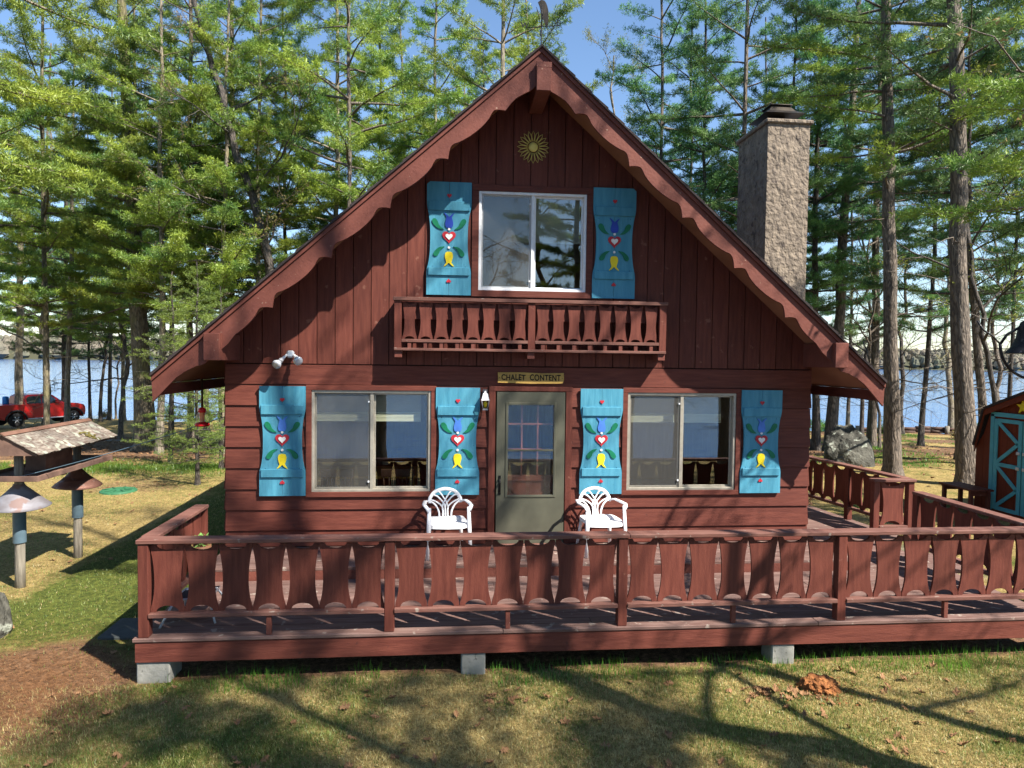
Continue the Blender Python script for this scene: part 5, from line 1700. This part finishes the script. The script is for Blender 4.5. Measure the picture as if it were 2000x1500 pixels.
KIND = {
 'P0': pine(11, 21, 5.6, 4.5, .6, .92, NEEDLE, BARK[1], 14, holes=.27),
 'P1': pine(12, 20, 5.6, 4.2, .62, .92, NEEDLE, BARK[2], 16, holes=.3),
 'P2': pine(13, 22, 5.2, 3.9, .64, .9, NEEDLE, BARK[0], 16, holes=.32),
 'P3': pine(14, 17, 5.0, 3.3, .52, .9, NEEDLE, BARK[2], 12, holes=.26),
 'P4': pine(15, 20, 4.4, 3.9, .62, .9, NEEDLE2, BARK[3], 12, holes=.264),
 'P5': pine(16, 22, 7.6, 4.1, .8, .8, NEEDLE2, BARK[0], 30, holes=.3),
 'P6': pine(17, 19, 5.4, 3.8, .66, .85, NEEDLE2, BARK[3], 24, holes=.2),
 'P7': pine(18, 21, 8.4, 3.8, .95, .75, NEEDLE, BARK[0], 32, holes=.36),
 'H0': pine(19, 8.6, .9, 1.9, .30, .95, HEML, BARK[3], 4, droop=.07, holes=.1, tl=.07, tw=.011, nb=5),
 'D0': hardwood(31, 14, 4.0, SPRING, BARK[3], 3200),
 'D1': hardwood(32, 15, 3.0, CATKIN, BARK[0], 2600),
 'D2': hardwood(33, 16, 3.5, SPRING, BARK[2], 4200),
 'D3': hardwood(34, 17, 5.5, CATKIN, BARK[3], 2600),
}
BARKOF = {'P0': 1, 'P1': 2, 'P2': 0, 'P3': 2, 'P4': 3, 'P5': 0, 'P6': 3, 'P7': 0, 'H0': 3, 'D0': 3, 'D1': 0, 'D2': 2, 'D3': 3}
NAMEOF = lambda k: {'P': 'pine_tree', 'H': 'hemlock_tree', 'D': 'hardwood_tree'}[k[0]]


def tree(x, y, z, kind, r, lean, lab, grp=None, spin=None, sc=1.0, leandir=None):
    c, TV, TF, bm_, cm_ = KIND[kind]
    t = bpy.data.objects.new(NAMEOF(kind), None); t.empty_display_size = .5; COL.objects.link(t)
    t.location = (x, y, z)
    spin = random.uniform(0, 6.28) if spin is None else spin
    # lean sideways as seen along the view, then spin about the trunk
    ax = Vector(leandir) if leandir else Vector((math.sin(YAW), math.cos(YAW), 0))
    t.rotation_euler = (Matrix.Rotation(lean, 4, ax) @ Matrix.Rotation(spin, 4, 'Z')).to_euler()
    t.scale = (sc, sc, sc)
    meta(t, lab, 'tree', grp)
    n = len(c); k = len(TV[0]); V = (TV*(r/sc)+c[:, None]).reshape(-1, 3)
    o = link('trunk', fast_mesh('trunk', V, TF, [BARK[BARKOF[kind]]], smooth=True), t)
    link('branches', bm_, t); link('crown', cm_, t)
    return t


TREES = [
(-20.71, 32.39, -1.34, 'P1', 0.248, 0.015, 'yellowish flaky trunked pine in front of the red pickup truck'),
(-7.42, 17.23, -0.48, 'P0', 0.377, -0.05, 'thickest pine left of the chalet with mossy bark and flared base'),
(-6.12, 15.17, -0.34, 'P3', 0.13, 0.015, 'slim pale barked pine close in front of the thick mossy pine'),
(-5.62, 16.64, -0.44, 'P2', 0.13, 0.005, 'slim pine just left of the hanging red nectar feeder'),
(-4.03, 15.13, -0.34, 'P3', 0.114, 0.011, 'narrow pine hard against the left wall corner of the chalet'),
(-19.68, 35.19, -1.35, 'P4', 0.22, 0.007, 'dark trunked pine standing behind the bonnet of the red pickup'),
(-21.08, 35.57, -1.35, 'P2', 0.158, 0.015, 'dark trunked pine standing behind the cab of the red pickup'),
(-10.26, 23.09, -0.9, 'P2', 0.15, -0.005, None),
(-10.76, 28.23, -1.2, 'P4', 0.134, 0.013, None),
(-9.58, 29.88, -1.27, 'P1', 0.169, 0.001, None),
(-19.87, 38.47, -1.35, 'P4', 0.101, 0.005, None),
(-18.48, 36.92, -1.35, 'D0', 0.115, 0.022, None),
(-18.87, 38.95, -1.35, 'P2', 0.137, 0.006, None),
(-18.96, 40.01, -1.35, 'D1', 0.07, 0.006, None),
(-17.32, 37.46, -1.35, 'P0', 0.15, 0.002, None),
(-5.1, 19.19, -0.62, 'P2', 0.184, 0.004, 'straight pine rising behind the left slope of the roof'),
(-1.05, 14.5, -0.3, 'D3', 0.224, -0.266, 'forked dark hardwood leaning left above the left roof slope'),
(-0.62, 17.62, -0.5, 'P1', 0.147, 0.006, 'straight grey trunked pine above the middle of the left roof slope'),
(-3.03, 20.21, -0.69, 'P4', 0.107, -0.016, None),
(0.71, 19.82, -0.66, 'P0', 0.117, 0.004, None),
(1.86, 23.92, -0.95, 'P2', 0.122, -0.02, None),
(4.32, 21.96, -0.82, 'P3', 0.116, -0.007, None),
(5.53, 14.89, -0.32, 'P1', 0.153, -0.003, 'pale sunlit pine trunk left of the weather vane'),
(5.6, 24.91, -1.02, 'P4', 0.127, -0.011, None),
(10.28, 26.35, -1.1, 'D1', 0.121, -0.005, None),
(10.69, 20.12, -0.68, 'D2', 0.111, 0.003, 'bare budding hardwood right of the roof peak'),
(12.14, 17.64, -0.51, 'P5', 0.113, -0.014, 'slender dark pine above the right roof slope, left of the chimney by a wide gap'),
(13.58, 16.07, -0.4, 'P6', 0.107, -0.017, None),
(13.71, 13.84, -0.26, 'P5', 0.134, -0.007, 'dark pine just left of the stone chimney'),
(18.58, 21.51, -0.78, 'P6', 0.107, -0.025, None),
(18.21, 16.61, -0.44, 'P6', 0.162, -0.007, 'pine seen just right of the chalet wall under the eave'),
(18.81, 16.61, -0.44, 'P5', 0.243, 0.025, 'stout pine behind the left side of the boulder'),
(26.83, 28.47, -1.21, 'P6', 0.119, -0.028, None),
(26.85, 27.16, -1.15, 'D0', 0.129, -0.022, None),
(22.34, 19.36, -0.63, 'P5', 0.203, -0.016, 'pine right behind the peak of the boulder'),
(22.21, 18.61, -0.57, 'D1', 0.066, -0.028, None),
(16.14, 8.94, -0.04, 'P7', 0.236, -0.042, 'tall straight pine between the boulder and the bench'),
(24.65, 19.39, -0.63, 'P6', 0.125, 0.01, 'thin pine leaning right with a burl at its foot'),
(35.42, 31.17, -1.31, 'D2', 0.194, -0.018, 'pale trunked tree beside the low timber wall at the shore'),
(20.38, 11.77, -0.15, 'P6', 0.109, -0.028, None),
(16.84, 7.04, -0.01, 'P5', 0.259, -0.059, 'stout rough barked pine directly behind the low bench'),
(20.94, 11.3, -0.13, 'P7', 0.148, -0.096, 'leaning pine touching the left edge of the red barn shed'),
(19.45, 9.02, -0.04, 'D0', 0.088, -0.087, 'crooked smooth hardwood leaning left behind the shed roof'),
(23.56, 13.4, -0.23, 'P6', 0.082, -0.02, None),
(-2.16, 7.47, -0.01, 'H0', 0.054, 0.004, 'small soft green hemlock under the left eave of the chalet'),
(-4.32, 11.47, -0.13, 'H0', 0.066, 0.005, None),
(-2.43, 10.02, -0.08, 'H0', 0.062, 0.003, None),
(-10.87, 17.22, -0.48, 'P0', 0.111, -0.001, None),
(-3.15, 16.06, -0.4, 'P1', 0.11, 0.007, None),
(0.57, 13.76, -0.25, 'P2', 0.101, -0.004, None),
(3.18, 17.96, -0.53, 'P1', 0.121, -0.008, None),
(7.84, 20.67, -0.72, 'P1', 0.135, -0.052, None),
(14.82, 22.01, -0.82, 'P4', 0.132, -0.014, None),
(17.52, 17.56, -0.5, 'P6', 0.115, -0.019, None),
(-5.91, 3.18, -0.0, 'P1', 0.127, 0.027, None),
(14.82, 0.96, -0.0, 'P1', 0.124, -0.034, None),
(-12.75, 16.09, -0.4, 'P2', 0.176, 0.015, None),
(-19.25, 23.77, -0.94, 'P0', 0.229, 0.018, None),
(-13.12, 22.83, -0.88, 'P3', 0.136, 0.037, None),
(24.49, 29.71, -1.26, 'P6', 0.137, -0.027, None),
(21.7, 9.67, -0.06, 'P5', 0.153, -0.049, None),
(29.34, 16.18, -0.41, 'P6', 0.207, -0.04, None),
(-22.48, 27.03, -1.14, 'P6', 0.125, 0.019, None),
(-17.43, 29.23, -1.25, 'D2', 0.135, 0.012, None),
(-12.15, 25.7, -1.06, 'D1', 0.124, 0.008, None),
(-8.03, 30.07, -1.28, 'D1', 0.142, 0.002, None),
(-2.2, 35.17, -1.35, 'D1', 0.163, -0.004, None),
(4.78, 30.75, -1.3, 'P3', 0.149, -0.01, None),
(12.43, 34.36, -1.35, 'P6', 0.165, -0.016, None),
(17.79, 36.12, -1.35, 'P6', 0.174, -0.02, None),
(24.77, 30.8, -1.3, 'D0', 0.156, -0.027, None),
(31.29, 30.06, -1.28, 'D0', 0.156, -0.032, None),
(34.18, 26.2, -1.09, 'D1', 0.142, -0.037, None),
]

G1 = 'trees of the wood left of the chalet'; G2 = 'trees behind the chalet roof'; G3 = 'trees of the wood right of the chalet'
for (x, y, z, kind, r, lean, lab) in TREES:
    bear = math.atan2(x-3.64, y+9.04)-YAW
    if bear < math.atan(-560/1333): grp, gl = G1, 'one of the slim trees crowded between the left lawn and the lake'
    elif bear < math.atan(440/1333): grp, gl = G2, 'one of the trees whose crown fills the sky behind the roof slopes'
    else: grp, gl = G3, 'one of the slim trees standing by the lake right of the chimney'
    tall = {'P': 1.0, 'H': 1.0, 'D': 1.0}[kind[0]]
    gl2 = gl.replace('trees', {'P': 'pines', 'H': 'small hemlocks', 'D': 'thin budding hardwoods'}[kind[0]]); tree(x, y, gz(x, y)-.05, kind, r*.92, lean, lab or gl2, grp, sc=tall*random.uniform(.93, 1.07)*(.62 if kind == 'H0' else 1))
# trees of the lake shore the chalet faces: they cast the dappled shade and show in the panes
FRONT = [(11.0, -7.2, 'D1', .19, -.03, 1.35, 'bronze budding tree on the front lawn just beyond the right picture edge'),
         (11.9, -6.7, 'D3', .10, .03, 1.1, 'slim budding tree behind the bronze one on the front lawn'),
         (9.4, -12.4, 'P2', .2, .02, .86, 'pine down the front lawn towards the lake'),
         (12.9, -12.9, 'P5', .2, -.03, .8, 'sparser pine on the front lawn near the shore'),
         (16.2, -13.6, 'P7', .2, -.03, .75, 'stout pine on the front shore far right of the deck'),
         (7.4, -11.4, 'P3', .12, .02, .8, 'pale barked small pine right behind the viewpoint'),
         (10.3, -10.1, 'P4', .15, .0, .77, 'young dark pine between the bronze tree and the shore pines'),
         (1.4, -14.5, 'P4', .2, .0, 1, 'dark dense pine near the front shore'),
         (-3.5, -12.5, 'P0', .25, .05, 1, 'mossy pine left on the front lawn'),
         (4.6, -16.4, 'D1', .22, 0, 1, 'bronze budding tree on the front shore'),
         (-8.5, -14.5, 'P2', .2, .02, 1, 'straight pine at the left end of the front shore'),
         (8.2, -16.6, 'D0', .14, -.1, 1, 'leaning dark hardwood at the front water edge')]
for (x, y, kind, r, lean, sc_, lab) in FRONT:
    tree(x, y, gz(x, y)-.05, kind, r, lean, lab, 'trees on the lake side of the front lawn', sc=sc_)

# ------------------------------------------------------------------ grass, leaves, litter
def blades(name, n, x0, x1, y0, y1, h0, h1, w, mat, lab, dens=None, cat='grass', lean=.6, z_off=0):
    x = rng.uniform(x0, x1, n); y = rng.uniform(y0, y1, n)
    if dens is not None:
        keep = rng.random(n) < dens(x, y); x, y = x[keep], y[keep]
    n = len(x); z = ground_z(x, y)+z_off-.004
    h = rng.uniform(h0, h1, n); a = rng.uniform(0, 2*np.pi, n); ln = rng.uniform(.1, lean, n)*h/ np.maximum(h, .001)
    wd = np.stack([np.cos(a), np.sin(a), 0*a], 1)*(w*rng.uniform(.6, 1.2, n))[:, None]; b = a+np.pi/2+rng.normal(size=n)*.5
    tip = np.stack([x+np.cos(b)*h*ln, y+np.sin(b)*h*ln, z+h*np.sqrt(np.maximum(.1, 1-ln**2))], 1)
    P = np.stack([x, y, z], 1)
    V = np.stack([P-wd, P+wd, tip], 1).reshape(-1, 3)
    o = link(name, fast_mesh(name, V, np.arange(len(V)).reshape(-1, 3), [mat])); o['kind'] = 'stuff'; meta(o, lab, cat)
    return o


def near_deck_edge(x, y): return (y > -2.74-.14*fbm(x*3, y*0))*np.clip((fbm(x*1.6, y*0+3)-.42)*5+.55, .12, 1)
notbrown = lambda x, y: 1-.9*np.exp(-(((x+.5)/1.15)**2+((y+2.6)/1.1)**2)**2)
greenish = lambda x, y: np.clip((fbm(x*.55, y*.55)-.40)*3+(fbm(x*1.7+30, y*1.7)-.5)*2.4+.35, .02, 1)
blades('lawn_grass', 150000, -1.8, 9.6, -4.6, -2.56, .02, .05, .0034, GRASSM, 'short green lawn grass in front of the deck', lambda x, y: greenish(x, y)*notbrown(x, y), lean=.92)
blades('dry_lawn_grass', 150000, -1.8, 9.6, -4.6, -2.56, .015, .045, .0036, STRAWM, 'short straw coloured lawn grass in front of the deck', lambda x, y: (1.1-greenish(x, y))*notbrown(x, y)*.9+.1, lean=.95)
blades('lawn_grass', 70000, -8, .78, -2.6, 9.5, .02, .055, .004, GRASSM, 'short green grass of the left lawn', lambda x, y: greenish(x, y)*notbrown(x, y)*.8, lean=.9)
blades('dry_lawn_grass', 70000, -8, .78, -2.6, 9.5, .02, .045, .0045, STRAWM, 'straw coloured grass of the left lawn', lambda x, y: (1.1-greenish(x, y))*notbrown(x, y), lean=.92)
blades('fresh_grass', 6500, .9, 10.4, -2.95, -2.35, .03, .12, .004, FRESHG, 'fresh green grass tufts along the foot of the deck', near_deck_edge, lean=.45)
blades('fresh_grass', 26000, -9, .8, 8.6, 12.8, .05, .12, .008, FRESHG, 'fresh grass strip in front of the left trees', lambda x, y: np.exp(-((y-10.6)/1.2)**2)*.9)
blades('fresh_grass', 30000, 11, 32, 9, 31, .05, .14, .012, FRESHG, 'grass patches under the right trees', lambda x, y: np.clip((fbm(x*.55, y*.55)-.5)*8, 0, 1))

# brown oak leaves
lobes = [(0, -.5), (.08, -.3), (.25, -.28), (.14, -.12), (.36, .0), (.17, .1), (.30, .28), (.12, .28), (.1, .42), (0, .5), (-.1, .42), (-.12, .28), (-.30, .28), (-.17, .1), (-.36, 0), (-.14, -.12), (-.25, -.28), (-.08, -.3)]
LB = np.array(lobes); nl = len(lobes)


def leaves(name, pts, lab, s0=.06, s1=.11):
    n = len(pts); V = np.zeros((n, nl+1, 3)); s = rng.uniform(s0, s1, n); a = rng.uniform(0, 6.28, n)
    ca_, sa_ = np.cos(a), np.sin(a); curl = rng.uniform(-1.2, 1.6, n)
    P = np.concatenate([LB, [[0, 0]]])
    X = P[:, 0][None]*s[:, None]; Y = P[:, 1][None]*s[:, None]
    Zc = curl[:, None]*(X**2/s[:, None]*2.2+Y**2/s[:, None]*.8)+rng.normal(size=(n, nl+1))*.06*s[:, None]
    ti = rng.normal(size=(n, 2))*.35
    V[:, :, 0] = pts[:, 0][:, None]+X*ca_[:, None]-Y*sa_[:, None]; V[:, :, 1] = pts[:, 1][:, None]+X*sa_[:, None]+Y*ca_[:, None]
    V[:, :, 2] = (ground_z(pts[:, 0], pts[:, 1])+.022)[:, None]+Zc+X*ti[:, :1]+Y*ti[:, 1:]
    V[:, :, 2] = np.maximum(V[:, :, 2], (ground_z(pts[:, 0], pts[:, 1])+.004)[:, None])
    f = np.array([(k, (k+1) % nl, nl) for k in range(nl)]); Fc = (f[None]+np.arange(n)[:, None, None]*(nl+1)).reshape(-1, 3)
    o = link(name, fast_mesh(name, V.reshape(-1, 3), Fc, [LEAFM])); o['kind'] = 'stuff'; meta(o, lab, 'leaves')


n = 150; pp = np.stack([rng.uniform(-.5, 8.8, n), -2.62-rng.random(n)**.9*1.9], 1)
cl = np.concatenate([rng.normal(size=(26, 2))*[.1, .05]+[6.55, -3.12], rng.normal(size=(12, 2))*[.12, .05]+[6.9, -3.2], rng.normal(size=(14, 2))*[.14, .1]+[4.1, -3.1]])
leaves('fallen_leaves', np.concatenate([pp, cl]), 'brown oak leaves scattered over the front lawn')
leaves('fallen_leaves', np.stack([rng.uniform(-7, .6, 150), rng.uniform(-3.4, 9, 150)], 1), 'brown leaves scattered over the left lawn')
leaves('fallen_leaves', np.stack([rng.uniform(-16, 2, 1500), rng.uniform(11, 26, 1500)], 1), 'leaf litter under the left trees', .09, .16)
leaves('fallen_leaves', np.stack([rng.uniform(10, 30, 1500), rng.uniform(4, 30, 1500)], 1), 'leaf litter under the right trees', .09, .16)
# pine straw on the bare patch
n = 26000; x = rng.normal(size=n)*.62-.25; y = rng.normal(size=n)*.62-2.7; a = rng.uniform(0, 3.14, n); l = rng.uniform(.02, .05, n)
z = ground_z(x, y)+rng.uniform(.002, .02, n); d = np.stack([np.cos(a)*l, np.sin(a)*l, rng.normal(size=n)*.006], 1); w = np.stack([-np.sin(a)*.0018, np.cos(a)*.0018, 0*a], 1); P = np.stack([x, y, z], 1)
V = np.stack([P-d, P+w, P+d], 1).reshape(-1, 3)
STRAWP = leafmat('fallen_pine_needles', (.34, .165, .08), (.13, .055, .025), .15, ns=20)
o = link('pine_straw', fast_mesh('pine_straw', V, np.arange(len(V)).reshape(-1, 3), [STRAWP])); o['kind'] = 'stuff'; meta(o, 'rust brown pine needles covering the bare patch left of the deck', 'pine needles')

# small brush at the lake edge and in the woods
def bush(x, y, s, mat, lab, seed, grp):
    rg = np.random.default_rng(seed); Wd = Wood(); E_ = []
    for k in range(14):
        a = rg.uniform(0, 6.28); P = wander(np.zeros(3), np.array([np.cos(a)*.6, np.sin(a)*.6, 1.0]), s*rg.uniform(.6, 1.1), 5, rg, 0, 0, .2); Wd.tube(P, np.linspace(.012, .003, 6), 3); E_.append(P[2:])
    E_ = np.concatenate(E_); m = 420; E_ = E_[rg.integers(0, len(E_), m)]+rg.normal(size=(m, 3))*.13*s
    t = bpy.data.objects.new('bush', None); COL.objects.link(t); t.location = (x, y, gz(x, y)); meta(t, lab, 'bush', grp)
    link('stems', Wd.mesh('stems', BARK[3]), t); V, F_ = tufts(E_, unit(rg.normal(size=(m, 3))), .09, .035, 3, rg, 1.0); link('foliage', fast_mesh('foliage', V, F_, [mat]), t)


for i in range(18):
    lft = i % 2 == 0
    x = random.uniform(-26, -2) if lft else random.uniform(16, 36)
    y = shore_back(x)-random.uniform(.3, 2.5) if i % 3 else random.uniform(18, 32)
    if lft and -24 < x < -16 and y < 36.5: y = shore_back(x)+.2
    bush(x, float(y), random.uniform(.5, 1.1), FRESHG if i % 3 else CATKIN, 'one of the low leafy bushes along the bank behind the left lawn' if lft else 'one of the low leafy bushes along the bank right of the chalet', 60+i, 'bank bushes left' if lft else 'bank bushes right')

print('TRIS', {k: (len(v[3].polygons)*2, len(v[4].polygons)) for k, v in KIND.items()}, sum(len(m.polygons) for m in bpy.data.meshes))
